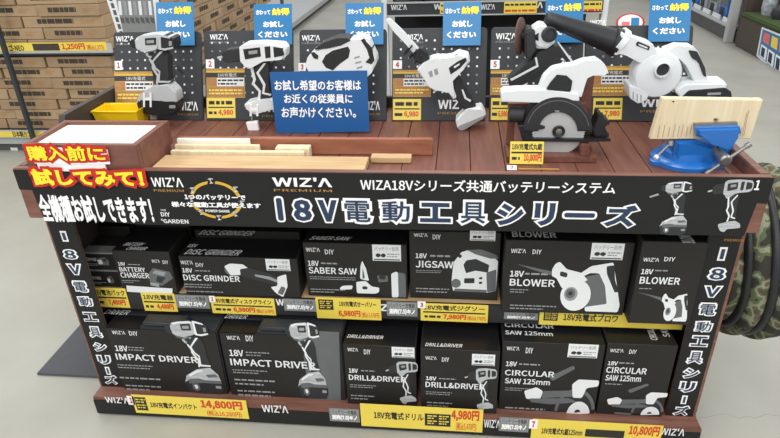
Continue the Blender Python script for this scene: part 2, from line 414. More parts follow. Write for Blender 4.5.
PLAIN = ('grip_trim','badge_plate','badge','handle_opening','guard_rim','band','base_plate','side_panel','rear_cap','motor_cover','battery_ring','dust_port','vent_slot','trigger_switch')
def build_tool(root, pl, layers, skip=()):
    for m, n, t, p in layers:
        if n in skip: continue
        poly = [pl.hit(*q) for q in (fillet(p, 1.3 if t > .03 and n not in PLAIN else .35) if len(p) < 50 else p)]
        mb = MB(); plain = m.startswith('print') or n in PLAIN
        mb.prism(pl, poly, -t/2, t/2, m, 0 if plain else min(.006, t*.25), 3)
        part(n, mb, root)
def art_mat(m):
    return {'silver':'print_white','tool_white':'print_white','tool_black':'print_mid','rubber':'print_mid','print_grey':'print_grey','print_mid':'print_mid','print_white':'print_white'}.get(m, m)
def art(mb, pl, layers, r, w=.0009, dark='print_dark'):
    r = pl.rect(r)
    xs = [q[0] for _,_,_,p in layers for q in p]; ys = [q[1] for _,_,_,p in layers for q in p]
    x0, x1, y0, y1 = min(xs), max(xs), min(ys), max(ys)
    for i, (m, n, t, p) in enumerate(layers):
        mm = {'silver':'print_light','tool_white':'print_light','tool_black':dark,'rubber':dark,'print_grey':'print_grey'}.get(m, m)
        if n in ('grip_trim', 'band'): mm = 'print_white'
        poly = [(r[0]+(x-x0)/(x1-x0)*(r[2]-r[0]), r[3]-(y-y0)/(y1-y0)*(r[3]-r[1])) for x, y in fillet(p, .02*(x1-x0))]
        mb.flat(pl, poly, w+i*.00006, mm)
def L(m, p): return (m, '', 0, p)
A_GRIND = [L('print_mid', circ(262,205,38,18,ry=24)), L('print_grey', circ(262,208,14,12)),
 L('print_white',[(225,190),(250,178),(300,180),(320,195),(300,200),(285,222),(245,226)]), L('rubber',[(285,200),(325,192),(400,212),(440,235),(425,262),(340,242),(285,225)]),
 L('print_grey',[(340,218),(400,226),(430,240),(428,250),(395,238),(340,226)]), L('print_white',[(428,226),(464,214),(464,262),(440,308),(414,292),(396,268),(424,262)]), L('print_mid',[(420,292),(440,300),(456,270),(440,262)])]
A_SABER = [L('print_mid',[(425,200),(455,206),(455,305),(425,302)]), L('print_white',[(400,208),(420,198),(426,204),(426,304),(400,305)]), L('print_mid',[(345,215),(385,215),(388,240),(350,245)]), L('print_dark',[(353,212),(378,212),(378,232),(353,232)]),
 L('print_white',[(278,232),(283,180),(291,158),(304,190),(313,240)]), L('print_mid',[(287,232),(291,185),(298,230)]), L('print_white',[(262,245),(300,240),(322,262),(352,266),(350,285),(335,292),(262,292)]),
 L('print_dark',[(285,262),(305,262),(305,275),(285,275)]), L('print_white',[(195,272),(210,262),(248,260),(244,276),(198,280)])]
A_JIG = [L('print_white',[(205,215),(210,165),(240,122),(265,113),(300,123),(370,138),(390,155),(388,285),(350,292),(210,288),(203,250)]),
 L('print_mid',[(262,112),(320,108),(380,128),(392,145),(360,146),(300,130)]), L('print_dark',[(250,175),(262,155),(300,148),(355,172),(352,205),(300,198),(262,210)]), L('print_mid',[(345,205),(385,190),(388,285),(352,290)]),
 L('print_dark',[(255,232),(298,230),(298,252),(255,254)]), L('print_dark',[(316,225),(330,224),(330,234),(316,235)]), L('print_dark',[(316,245),(330,244),(330,254),(316,255)]), L('print_mid', circ(222,255,20,14)), L('print_dark', circ(235,138,8,10)), L('print_mid',[(215,278),(350,280),(350,292),(215,290)])]
A_BLOW = [L('print_mid',[(380,225),(430,215),(490,300),(480,340),(400,345)]), L('print_white',[(395,186),(480,170),(500,230),(534,335),(530,362),(395,362),(392,345),(480,330),(462,260),(430,212),(395,212),(370,225),(355,215)]),
 L('print_dark',[(455,185),(486,180),(497,235),(520,280),(505,285),(462,215)]), L('print_white', circ(348,300,62,26)), L('print_white',[(240,205),(250,182),(268,172),(300,200),(360,212),(390,240),(340,260),(290,275),(262,235),(242,228)]),
 L('print_dark',[(274,208),(305,214),(304,232),(274,226)]), L('print_grey', circ(328,295,28,18)), L('print_mid', circ(326,293,20,16)), L('print_dark',[(318,285),(334,285),(334,300),(318,300)])]
A_CIRC = [L('print_mid', circ(312,345,66,20,180,360)), L('print_dark', circ(312,345,56,20,180,360)), L('print_mid',[(215,250),(288,218),(296,226),(228,262)]), L('print_mid',[(200,290),(300,284),(310,300),(200,310)]),
 L('print_white',[(292,268),(310,254),(376,254),(376,270),(340,276),(330,304),(300,304)]), L('print_white',[(140,292),(180,280),(202,290),(196,312),(150,314)]), L('print_mid',[(160,312),(290,306),(320,316),(230,326),(165,322)]),
 L('print_white', circ(325,352,38,20,180,360)), L('print_dark', circ(322,346,10,12,180,360)), L('print_mid',[(180,344),(250,346),(250,354),(180,352)])]
A_CHG = [L('print_mid',[(440,255),(462,232),(520,245),(526,270),(480,300),(438,292)]), L('print_grey',[(455,252),(468,240),(505,248),(494,262)]), L('print_grey',[(438,288),(470,292),(468,306),(438,300)]), L('print_dark',[(470,262),(500,268),(480,290),(462,284)])]
A_BATT = [L('print_mid', [(230,196),(262,190),(276,205),(272,222),(236,222)]), L('print_white',[(230,203),(246,200),(250,216),(234,220)]), L('print_dark',[(252,196),(264,196),(268,206),(256,208)])]

# ------------------------------------------------------------------ setting
mb = MB(); mb.add([(-9,-3,0),(12,-3,0),(12,20,0),(-9,20,0)], [(0,1,2,3)], 'concrete'); o = obj('floor', mb, loc=(0,0,0)); o['kind'] = 'structure'; o['label'] = 'light grey polished concrete shop floor'
mb = MB(); mb.box((-9,20,0),(12,20.1,3.6),'rail_grey'); struct('wall_back', mb)

# ------------------------------------------------------------------ the stand
TZ = .8065; RZ = .8365
F0 = Y(-.002)                       # banner plane
stand = thing('display_stand', 'wooden promotional stand with black banner, planked table top and shelves of boxed power tools', 'display stand', (.9,.28,0))
mb = MB(); rnd = random.Random(3)
x = .022
while x < 1.778:
    x2 = min(.1097 if x < .03 else x+.086, 1.778); mb.box((x+.0008,.018,TZ-.018),(x2-.0008,.60,TZ-rnd.random()*.0006),'table_wood',.0012,1); x = x2
part('table_top', mb, stand)
mb = MB(); mb.box((.0,.0,.696),(1.8,.02,RZ),'rim_wood',.002); part('front_rail', mb, stand)
mb = MB(); mb.box((1.778,.02,.696),(1.8,.60,RZ),'rim_wood',.002); part('side_rail', mb, stand)
mb = MB(); mb.box((.0,.02,.696),(.022,.60,RZ),'rim_wood',.002); part('side_rail', mb, stand)
mb = MB(); mb.prism(XL(0), [(.20,RZ+.001),(.60,RZ+.001),(.60,.90),(.23,.90)], 0, .02, 'dark_board', .001); part('side_guard', mb, stand, label='dark brown raised board at the back left')
mb = MB(); mb.box((0,.60,.0),(1.8,.62,.84),'dark_board',.002); part('back_board', mb, stand)
for x0 in (.0, 1.782):
    mb = MB(); mb.box((x0,.0555,.07),(x0+.018,.60,.696),'dark_board',.001); part('side_panel', mb, stand)
mb = MB(); mb.box((0,.0,.004),(1.802,.60,.07),'rim_wood',.003); pb = part('plinth', mb, stand)
mb = MB(); mb.box((.003,-.004,.006),(1.799,.0005,.060),'black_vinyl',.0005,1)
part('plinth_strip', mb, pb, stand)
mb = MB(); mb.box((.018,.105,.385),(1.782,.60,.399),'pale_ply',.001); part('shelf_board', mb, stand)
mb = MB(); mb.box((.018,.098,.338),(1.782,.105,.3985),'shelf_black',.001); part('shelf_front', mb, stand)
# pillars (fascia) with vertical lettering
FP = Y(.049)
pill = []
for k, (a, b) in enumerate((((40,219),(98,384.7)),((744,237.5),(694.7,417)))):
    sx0, sx1 = ((.0,.083),(1.716,1.8))[k]
    mb = MB(); mb.box((sx0,.0495,.07),(sx1,.0545,.696),'rim_wood',.001); pl_ = part('pillar', mb, stand)
    mb = MB(); mb.box((sx0+(.007 if k == 0 else .0),.0475,.071),(sx1-(.009 if k == 1 else .0),.0495,.6955),'black_vinyl'); part('sign_strip', mb, pl_, stand)
    pill.append(pl_)
PL = Y(.0475)
glL = [('I',54.5,230,61,242),('8',58.5,248,70,260),('V',61.5,262.5,75.5,275.5),('電',67,279.5,86,293),('動',72,295,91.5,307.5),('工',78,311,95.5,322),('具',83,325,98.5,338.5),('シ',88.5,341,103,352),('リ',94.6,354,106,365),('ー',98,367,104,373.5),('ズ',102,374,116,385)]
glR = [('I',717,246.5,726,261),('8',709.5,266.5,724,281),('V',706,285,722,298),('電',699,302,719,316.5),('動',693,320,712.5,333),('工',688.5,334.6,707.6,347),('具',684,350,703.5,364.6),('シ',681.4,366.8,699,379),('リ',679,380.5,692,393),('ー',680,395.5,687,403.5),('ズ',669.8,404.5,688.7,416)]
for k, gl in enumerate((glL, glR)):
    cs = [PL.rect(g[1:]) for g in gl]
    for g, r in zip(gl, cs):
        w1 = MB(); w2 = MB()
        cx = .044 if k == 0 else 1.756; hw = .0235 if g[0] not in 'Iー' else .0085
        cz, hh = (r[1]+r[3])/2, (r[3]-r[1])/2*(.88 if k == 0 else .94)
        if g[0] == 'ー': hw, hh = .0085, .016
        rr = (cx-hw, cz-hh, cx+hw, cz+hh)
        s = '|' if g[0] == 'ー' else g[0]
        if s == '|':      # the long mark stands upright in vertical writing
            for mbx, q, mm, ww in ((w1, 0, 'white', .0008), (w2, .0045, 'navy', .0018)): mbx.rect(PL, (cx-.0075+q, cz-hh+q, cx+.0075-q, cz+hh-q), ww, mm)
        elif s == 'I':
            w1.rect(PL, (cx-.009, rr[1], cx+.009, rr[3]), .0008, 'white'); w2.rect(PL, (cx-.0045, rr[1]+.005, cx+.0045, rr[3]-.005), .0018, 'navy')
        else: text(w1, PL, s, rr, 'white', .07, .0008, px=False); text(w2, PL, s, rr, 'navy', .02 if s in '8Vリシズ工' else .008, .0018, ref=.08, px=False)
        part('outline_lettering', w1, pill[k], stand); part('lettering', w2, pill[k], stand)
mb = MB(); text(mb, PL, 'PREMIUM', (724,238.5,744,241.5), 'gold', .01, .0009); part('small_lettering', mb, pill[1], stand)
# banner
mb = MB()
poly = [F0.hit(*p) for p in ((12.6,169.8),(200,171.7),(390,173.6),(580,175.6),(774.6,178),(767,204),(757,203),(744,236),(690,235),(520,231.5),(340,228.5),(140,224.5),(43,216.5),(32,190),(19.4,189.5))]
mb.prism(F0, poly, -.0015, 0, 'black_vinyl'); ban = part('banner', mb, stand)
def bl(name, fn):
    mb = MB(); fn(mb); return part(name, mb, ban, stand)
BIG = ((271,196,289,222,'I'),(291,197.5,314,222.5,'8'),(316,198,340,223,'V'),(342,198,374,224,'電'),(378,198.5,413,225,'動'),(418,201,453,223.5,'工'),(456,199.5,490,226,'具'),(494,201,526,227,'シ'),(532,201,557,227.5,'リ'),(562,212,597,218,'ー'),(601,203,640,228.5,'ズ'))
for x0,y0,x1,y1,s in BIG:
    w1 = MB(); w2 = MB()
    r = F0.rect((x0,y0,x1,y1))
    if s == 'I':
        c = (r[0]+r[2])/2; w1.prism(F0, fillet([(c-.012,r[1]),(c+.012,r[1]),(c+.012,r[3]),(c-.012,r[3])],.009), .0005,.0011,'white'); w2.prism(F0, fillet([(c-.007,r[1]+.005),(c+.007,r[1]+.005),(c+.007,r[3]-.005),(c-.007,r[3]-.005)],.005), .0015,.002,'navy')
    elif s == 'ー':
        w1.prism(F0, fillet([(r[0],r[1]-.003),(r[2],r[1]-.003),(r[2],r[3]+.003),(r[0],r[3]+.003)],.009), .0005,.0011,'white'); w2.prism(F0, fillet([(r[0]+.005,r[1]+.002),(r[2]-.005,r[1]+.002),(r[2]-.005,r[3]-.002),(r[0]+.005,r[3]-.002)],.005), .0015,.002,'navy')
    else:
        text(w1, F0, s, r, 'white', .08, .0008, px=False)
        text(w2, F0, s, r, 'navy', .034 if s in '8Vシリ工ズ' else .010, .0018, ref=.08, px=False)
    part('outline_lettering', w1, ban, stand); part('lettering', w2, ban, stand)
bl('headline_lettering', lambda m: text(m, F0, 'WIZA18Vシリーズ共通バッテリーシステム', (360.5,178.5,616,194), 'white', .012))
bl('slogan_lettering', lambda m: text(m, F0, '全機種お試しできます！', (40,194,152,224), 'white', .026))
for a in (("WIZ'Λ",(151.5,177,183,187),'white',.014),('PREMIUM',(154,189,184,192),'gold',.006),("WIZ'Λ",(272.6,177,332,187),'white',.02),('PREMIUM',(274,188.8,332,192),'gold',.006)):
    bl('logo_lettering', lambda m: text(m, F0, *a))
for a in (('FOR',(161,209,166,211),'print_white',.01),('DIY',(161,212,170,216.5),'print_white',.02),('&',(161,218.5,163.5,220.5),'print_white',.01),('GARDEN',(163.5,219,188.5,223.5),'print_white',.02)):
    bl('garden_lettering', lambda m: text(m, F0, *a))
def ring(m):
    c = F0.hit(216,200); e = F0.hit(242,200); t = F0.hit(216,181)
    rx, rz = e[0]-c[0], t[1]-c[1]
    for a0, a1 in ((100,165),(190,262),(275,345),(12,85)):
        m.flat(F0, [(c[0]+rx*f*math.cos(math.radians(a)), c[1]+rz*f*math.sin(math.radians(a))) for f, aa in ((1,range(a0,a1+1,6)),(.86,range(a1,a0-1,-6))) for a in aa], .0006, 'ring_yellow')
    for a in (95,150,180,225,268,310,350,35): 
        px, py = c[0]+rx*.98*math.cos(math.radians(a)), c[1]+rz*.98*math.sin(math.radians(a))
        xs = [q[0] for _,_,_,p in DRILL for q in p]; ys = [q[1] for _,_,_,p in DRILL for q in p]
        for i, (mm,_,_,p) in enumerate(DRILL): m.flat(F0, [(px+(qx-min(xs))/80*.020-.009, py-(qy-min(ys))/80*.016+.009) for qx, qy in p], .0012+i*.0001, {'tool_white':'print_white','rubber':'print_mid','tool_black':'print_mid'}.get(mm, 'print_grey'))
bl('battery_ring_print', ring)
for a in (('1つのバッテリーで',(185,193.5,246,200),'white',.03,.003),('様々な電動工具が使えます',(172,201,261,208),'white',.03,.003),('POWER SHARE',(206,209,230,212),'white',.02,.003)):
    bl('message_lettering', lambda m: text(m, F0, *a))
bl('driver_picture', lambda m: (art(m, F0, IMPACT_ART, (657,181,691,235)), m.flat(F0, [F0.hit(*p) for p in ((649,196),(658,193),(659,195),(650,197.5))], .0012, 'print_grey')))
bl('drill_picture', lambda m: art(m, F0, DRILL, (704,179,748,232)))
bl('corner_mark', lambda m: text(m, F0, '1', (755,180,760,190), 'white', .02))
# plinth prints
PP = Y(-.0045)
for r in ((105.5,396.5,129,403.5),(262,404.5,288,413),(484,419,500,428),(563.6,423.5,592,430.5),(660,427.5,685,436)): mb = MB(); text(mb, PP, "WIZ'Λ", r, 'print_white', .014, .0006); part('plinth_lettering', mb, pb, stand)
SP = Y(.0975)
for r in ((276,299,284,305.5),(380,304,388,311)): mb = MB(); text(mb, SP, 'WZ'[0 if r[0] < 300 else 1], r, 'print_white', .02, .0006); part('shelf_lettering', mb, bpy.data.objects['shelf_front'], stand)

# red and yellow cut-out sign
PS = Y(-.010)
mb = MB(); r1, r2 = (23,141.5,108,165.5), (30,165,147,190)
text(mb, PS, '購入前に', r1, 'sign_red', .14, .0); text(mb, PS, '試してみて！', r2, 'sign_red', .14, .0)
u = PS.rect((27,146,108,164)); mb.prism(PS, [(u[0]+.01,u[1]),(u[2]-.002,u[1]),(u[2],u[3]-.01),(u[0]+.02,u[3]-.004)], -.004, -.0012, 'white')
u = PS.rect((36,158,104,172)); mb.prism(PS, [(u[0],u[1]),(u[2],u[1]),(u[2],u[3]),(u[0],u[3])], -.0075, -.004, 'white')
u = PS.rect((34,173,126,183)); mb.prism(PS, [(u[0]+.01,u[1]),(u[2],u[1]),(u[2],u[3]),(u[0]+.01,u[3])], -.0075, -.0012, 'black_vinyl')
s = tag(obj('pop_sign', mb), 'red and yellow cut-out Japanese sign on the front left corner of the stand', 'sign')
mb = MB(); text(mb, PS, '購入前に', r1, 'sign_yellow', .024, .0022, ref=.14); text(mb, PS, '試してみて！', r2, 'sign_yellow', .036, .0022, ref=.14); part('lettering', mb, s)

# ------------------------------------------------------------------ price tags and cards
def price_tag(r, pl, title, price, label, group, sub=None, title_r=None, black=None, price_r=None, name='price_tag', bold=.02):
    u = pl.rect(r); W_, H_ = u[2]-u[0], u[3]-u[1]
    mb = MB(); mb.prism(pl, [(u[0],u[1]),(u[2],u[1]),(u[2],u[3]),(u[0],u[3])], 0, .0008, 'tag_yellow'); o = tag(obj(name, mb), label, 'price tag', group)
    f = lambda a, b, c, d: (u[0]+a*W_, u[1]+b*H_, u[0]+c*W_, u[1]+d*H_)
    mb = MB()
    a = title_r or (.05,.62,.95,.92)
    text(mb, pl, title, f(*a), 'ink', bold, .0012, px=False)
    if not title_r: mb.rect(pl, f(.04,.47,.96,.55), .0011, 'ink'); bars(mb, pl, f(.06,.12,.30,.38), 'ink', 1, .0011, px=False)
    if black:
        for b in black: mb.rect(pl, f(*b), .0011, 'ink')
        b = black[0]
        for i in range(2):
            for j in range(2): bars(mb, pl, f(b[0]+(b[2]-b[0])*(.1+.45*i), b[1]+(b[3]-b[1])*(.12+.42*j), b[0]+(b[2]-b[0])*(.48+.45*i), b[1]+(b[3]-b[1])*(.5+.42*j)), 'tag_yellow', 2, .0014, px=False) if len(black) > 0 and black[0][2]-black[0][0] < .3 else None
    part('lettering', mb, o)
    if price:
        mb = MB(); pr = price_r or (.34,.08,.68,.42)
        text(mb, pl, price+'円', f(*pr), 'price_red', .035, .0012, px=False)
        if sub: 
            sr = (pr[2]+.02, pr[1], .97, pr[3]*.85) if not price_r else (pr[0]+.04, .03, pr[2]-.02, pr[1]-.04)
            text(mb, pl, sub, f(*sr), 'price_red', .01, .0012, px=False)
        part('price_lettering', mb, o)
    return o
GT = 'yellow price tags on the stand front'
T = Y(.0968)
price_tag((93.8,288,127.7,307), T, '18V電池パック', '7,480', 'yellow price tag under the two stacked battery pack boxes', GT, None, price_r=(.40,.08,.9,.42))
price_tag((143,293,176,311), T, '18V充電器', '4,480', 'yellow price tag under the battery charger box', GT, None, price_r=(.40,.08,.9,.42))
price_tag((211.5,297.5,275,314), T, '18V充電式ディスクグライン', '6,980', 'yellow price tag under the disc grinder box', GT, '(税込7,678円)')
price_tag((316.4,298,381,319), T, '18V充電式せーバソー', '6,980', 'yellow price tag under the saber saw box', GT, '(税込7,678円)', title_r=(.36,.60,.93,.86), black=[(.04,.42,.27,.9)], price_r=None)
price_tag((420.6,304,488,321.5), T, '18V充電式ジグソー', '7,980', 'yellow price tag under the jigsaw box', GT, '(税込8,778円)')
T6 = Y(.0960)
price_tag((539,312.5,684,327), T6, '18V充電式ブロワ', None, 'long yellow price tag half hidden behind the two blower boxes', GT, title_r=(.17,.32,.55,.86), black=[(.03,.30,.13,.92)])
B = Y(-.0055)
price_tag((134.6,397.5,247,415.5), B, '18V充電式インパクト', '14,800', 'yellow price tag below the left impact driver case', GT, '(税込16,280円)', title_r=(.15,.34,.56,.66), black=[(.02,.16,.12,.88)], price_r=(.60,.40,.96,.92))
price_tag((361,406.5,483,429), B, '18V充電式ドリル', '4,980', 'yellow price tag below the two drill driver boxes', GT, '(税込5,478円)', title_r=(.11,.36,.52,.70), black=[(.53,.18,.74,.72)], price_r=(.745,.44,.97,.94))
price_tag((531,422,662,443), B, '18V充電式丸鋸125mm', '10,800', 'yellow price tag below the circular saw boxes', GT, '(税込11,880円)', title_r=(.08,.30,.40,.62), black=[(.42,.30,.72,.66)], price_r=(.75,.42,.98,.94))
def info_tag(r, pl, label, group='grey battery sold separately tags'):
    u = pl.rect(r); W_, H_ = u[2]-u[0], u[3]-u[1]; f = lambda a, b, c, d: (u[0]+a*W_, u[1]+b*H_, u[0]+c*W_, u[1]+d*H_)
    mb = MB(); mb.prism(pl, [(u[0],u[1]),(u[2],u[1]),(u[2],u[3]),(u[0],u[3])], 0, .0008, 'tag_grey'); o = tag(obj('info_tag', mb), label, 'shelf tag', group)
    mb = MB(); mb.rect(pl, f(.03,.05,.97,.95), .0010, 'tag_grey'); mb.rect(pl, f(.06,.58,.94,.92), .0011, 'print_grey')
    text(mb, pl, 'バッテリー充電器', f(.08,.60,.92,.90), 'ink', .01, .0013, px=False); text(mb, pl, '別売(7.5)キノ', f(.08,.10,.92,.52), 'white', .05, .0012, px=False); part('lettering', mb, o)
info_tag((176,295,209,308), T, 'grey tag between the charger price tag and the small number 2 label')
info_tag((284,299,316,311), T, 'grey tag left of the saber saw price tag')
info_tag((386.7,301.7,417.4,316), T, 'grey tag left of the small number 3 label on the shelf edge')
info_tag((504,312.5,538,319.5), T, 'pale grey tag below the left corner of the large blower box')
info_tag((329.5,408.7,359.4,421.5), B, 'grey tag on the base left of the drill price tag')
info_tag((499,417.5,529,431.5), B, 'grey tag on the base left of the number 7 label')
def num(n, r, pl, label, group='small white number labels'):
    u = pl.rect(r); mb = MB(); mb.prism(pl, [(u[0],u[1]),(u[2],u[1]),(u[2],u[3]),(u[0],u[3])], 0, .0008, 'white'); o = tag(obj('number_label', mb), label, 'label', group)
    mb = MB(); w, h = u[2]-u[0], u[3]-u[1]
    text(mb, pl, n, (u[0]+w*.32,u[1]+h*.18,u[0]+w*.70,u[1]+h*.84), 'sign_red', .04, .0012, px=False); part('digit', mb, o)
num('1', (127.8,396,134.4,404.5), B, 'white label with a red 1 on the left end of the base')
num('2', (209.2,295.8,215,302), Y(.0955), 'white label with a red 2 on the shelf edge')
num('3', (417.6,301.3,425.7,308), Y(.0955), 'white label with a red 3 on the shelf edge')
num('7', (529.2,419.5,537.5,428.5), Y(-.007), 'white label with a red 7 on the base')

# ------------------------------------------------------------------ cartons
def lab(pl, mb, items):
    for s, r, b in items: text(mb, pl, s, r, 'print_white', b, .0024)
def letter_parts(P, items, minor, o):
    for it in items:
        mb = MB(); lab(P, mb, [it]); part('logo_lettering' if it[0][0] == 'W' else 'title_lettering', mb, o)
    for r, n in minor: mb = MB(); bars(mb, P, r, 'print_grey', n, .0007, .35); part('small_print', mb, o)
def carton(label, x0, x1, y, d, z, h, items, artk=None, artr=None, sticker=None, top=None, group='boxed power tools', minor=(), name='tool_box', mt='black_card', extra=None):
    mb = MB(); mb.box((x0,y,z),(x1,y+d,z+h),mt,.0015,1)
    mb.prism(Z(z+h), [(x0+.004,y+.002),(x1-.004,y+.002),(x1-.004,y+d*.98),(x0+.004,y+d*.98)], .0, .0006, 'black_top')
    o = tag(obj(name, mb), label, 'box', group); P = Y(y)
    if items:
        letter_parts(P, items, minor, o)
    if artk: mb = MB(); art(mb, P, artk, artr, .0010); extra and extra(mb, P); part('tool_picture', mb, o)
    if sticker:
        mb = MB(); u = P.rect(sticker); w, hh = u[2]-u[0], u[3]-u[1]; mb.rect(P, u, .0010, 'print_white')
        text(mb, P, 'バッテリー別売', (u[0]+.08*w,u[1]+.62*hh,u[0]+.92*w,u[1]+.88*hh), 'print_mid', .0, .0013, px=False)
        mb.rect(P, (u[0]+.04*w,u[1]+.04*hh,u[2]-.04*w,u[1]+.12*hh), .0013, 'print_mid')
        for c in (.20,.38): mb.flat(P, [(u[0]+w*c+q*w*.085, u[1]+hh*.34+s_*hh*.13) for q, s_ in ((-1,-.6),(.2,-1),(1,-.3),(.9,.6),(-.1,1),(-1,.4))], .0013, 'print_dark')
        bars(mb, P, (u[0]+.52*w,u[1]+.2*hh,u[0]+.94*w,u[1]+.5*hh), 'print_grey', 2, .0013, px=False)
        part('sticker', mb, o, label='white battery notice sticker')
    if top:
        PT = Z(z+h+.0006)
        for s, r, sh, rot in top: mb = MB(); text(mb, PT, s, r, 'print_white', .014, .0006, shear=sh, rot=rot); part('top_lettering', mb, o)
    return o
S = .3995
def pack(z, label, lettering):
    mb = MB(); mb.box((.022,.122,z),(.122,.22,z+.060),'black_card',.0015,1); o = tag(obj('tool_box', mb), label, 'box', 'battery pack boxes')
    P = Y(.122); mb = MB(); a, b = lettering; text(mb, P, 'BATTERY PACK', a, 'print_white', .01); bars(mb, P, (a[0]+1,a[3]+2,a[2]+6,a[3]+5), 'print_grey', 2); part('lettering', mb, o)
    mb = MB(); art(mb, P, A_BATT, b, .001); part('tool_picture', mb, o)
    mb = MB(); mb.box((.0225,.1212,z+.0555),(.1215,.16,z+.0606),'tag_grey'); part('tape', mb, o, label='pale grey sealing tape')
pack(S, 'small battery pack box at the bottom left of the middle shelf, under another', ((85,276,101,279.5),(107.5,276,114,283)))
pack(S+.0605, 'small battery pack box stacked on top of another at the shelf left end', ((82,257.5,96.5,261),(97.5,257,109,265)))
P1 = Y(.10)
carton('battery charger box, black, between battery packs and disc grinder', .132, .303, .10, .14, S, .142, [("WIZ'Λ",(152,259,160,262.3),.01),('DIY',(163,260,168.5,263.6),.01),('18V',(118.5,261.5,125.5,265.3),.02),('BATTERY',(119.8,266.5,145.5,271.7),.016),('CHARGER',(121,271.8,149.5,278),.016)], A_CHG, (149,268,173,287), top=[('BATTERY',(124,242.5,143,246.3),.1,0),('CHARGER',(126,246.8,146,250.4),.1,0)], minor=(((128,263,140,265.5),1),((122,279.5,140,283),2)))
mb = MB(); mb.prism(Y(.099), [Y(.099).hit(*p) for p in ((126.5,285.5),(172.5,288.5),(172.5,294.5),(127,291.5))], 0, .0008, 'print_white'); tag(obj('notice_strip', mb), 'blank white paper strip along the bottom of the battery charger box', 'label')
carton('black disc grinder box, front one, with its picture and white sticker', .328, .672, .10, .107, S, .130, [("WIZ'Λ",(181,260,193,264),.01),('DIY',(196,262.5,204,266.5),.01),('18V',(182.6,267.5,192.6,272.3),.02),('DISC GRINDER',(183.8,274,240,281.5),.016)], A_GRIND, (226.5,264,287,296), (266,259,290,270.5), [('DISC GRINDER',(185,249,240,255.8),.05,0),('18V',(188,244,197,247.5),.05,0)], minor=(((195,269,210,272),1),((184.5,283,212,288),2),((185,290,223,292.5),1)))
carton('black disc grinder box standing behind the front disc grinder box', .335, .655, .212, .12, S, .152, [], top=[('DISC GRINDER',(199,230,253,236),.05,0)])
carton('black saber saw box, front one, picturing the saw, battery and charger', .690, .977, .112, .10, S, .177, [("WIZ'Λ",(306,247,320,251.4),.01),('DIY',(325,249,334,254),.01),('18V',(308,260,319,265.7),.02),('SABER SAW',(308.8,266.5,357,274.3),.016)], A_SABER, (339,260.5,405.6,296.5), (372.4,244.6,401,260.7), [('SABER SAW',(309,236,349,240.6),.08,0)], minor=(((321,261,338,265),1),((310,276,356,280),2),((311,288,345,293),2)))
carton('black saber saw box standing behind the front saber saw box', .695, .97, .215, .12, S, .180, [])
carton('black jigsaw box on the middle shelf showing a large jigsaw', .984, 1.228, .118, .15, S, .218, [("WIZ'Λ",(414,232.6,427.6,236.4),.01),('DIY',(432.7,234,440.7,239),.01),('18V',(415.6,252.7,427,258),.02),('JIGSAW',(415.6,260,453.5,268),.016)], A_JIG, (451.5,249,498,292), (470,229.5,495.5,240.6), minor=(((430,253,450,258),1),((416,269.5,442,273),2),((416,287,450,293),2)))
carton('wide black blower box on the middle shelf with white sticker', 1.236, 1.556, .070, .13, S, .224, [("WIZ'Λ",(511,248,526,252.7),.01),('DIY',(532.5,249,541.5,253.8),.01),('18V',(510,270,524,276.5),.02),('BLOWER',(509.6,278,555,286.6),.016)], A_BLOW, (550,261.5,623,311), (591,243,623.7,259.5), [('BLOWER',(512,231.5,556,238),0,0)],
 extra=lambda m, P: m.flat(P, [P.hit(*p) for p in ((516,263.5),(551,271),(551,275),(534,270))], .001, 'print_mid'), minor=(((525,271,548,276),1),((510,288,528,293),2),((510,304,556,310),2)))
carton('narrow black blower box at the right end of the middle shelf', 1.562, 1.7155, .038, .28, S, .247, [("WIZ'Λ",(643,257,659,261.3),.01),('DIY',(664,256.5,675,261),.01),('18V',(641,268.3,653,274),.02),('BLOWER',(639.4,276,680,284.4),.016)], A_BLOW, (660,293,689.4,321), None, [('BLOWER',(679,232,692,243),0,90)],
 extra=lambda m, P: m.flat(P, [P.hit(*p) for p in ((636,291.5),(661,297),(661,300.5),(650,296))], .001, 'print_mid'), minor=(((655,268.5,668,272),1),((639,287,652,289.5),1)))
z0 = .0705
# hard cases with a printed sleeve
def case(x0, x1, label, items, artr, top, minor, art_bg=None):
    y, d, h = .040, .13, .242
    mb = MB(); mb.box((x0,y+.004,z0),(x1,y+d,z0+h),'case_plastic',.004,2)
    o = tag(obj('tool_case', mb), label, 'case', 'impact driver cases'); P = Y(y)
    w = x1-x0
    mb = MB(); mb.prism(P, [(x0+.002,z0+.002),(x1-.002,z0+.002),(x1-.002,z0+h-.003),(x0+.002,z0+h-.003)] , -.0035, 0, 'black_card'); 
    mb.prism(Z(z0+h), [(x0+.002,y),(x0+w*.31,y),(x0+w*.31,y+.06),(x0+.002,y+.06)], 0, .0008, 'black_top'); part('sleeve', mb, o)
    mb = MB(); mb.box((x0+w*.33,y+.010,z0+h+.0005),(x0+w*.72,y+.055,z0+h+.016),'case_plastic',.005,3); part('handle', mb, o)
    letter_parts(P, items, minor, o)
    mb = MB(); u = P.rect(artr)
    if art_bg: mb.flat(P, [P.hit(*p) for p in art_bg], .0006, 'print_mid')
    art(mb, P, IMPACT_ART, artr, .0010); part('tool_picture', mb, o)
    mb = MB(); PT = Z(z0+h+.0008); text(mb, PT, 'DRIVER', top, 'print_white', .02, .0006, shear=.08); part('top_lettering', mb, o)
case(.0845, .424, 'impact driver hard case in a black sleeve at the bottom left', [("WIZ'Λ",(112.5,330,125.5,334),.01),('DIY',(129.5,330.6,138,335.3),.01),('18V',(115.5,344.8,128,351),.02),('IMPACT DRIVER',(116.8,353,197.7,362.6),.016)], (172,320.5,217,393), (104.7,309.5,129,315), (((128,346,144,351),2),((118,364,153,369),2),((120,376,160,380),1),((126.5,384,161,391),2)))
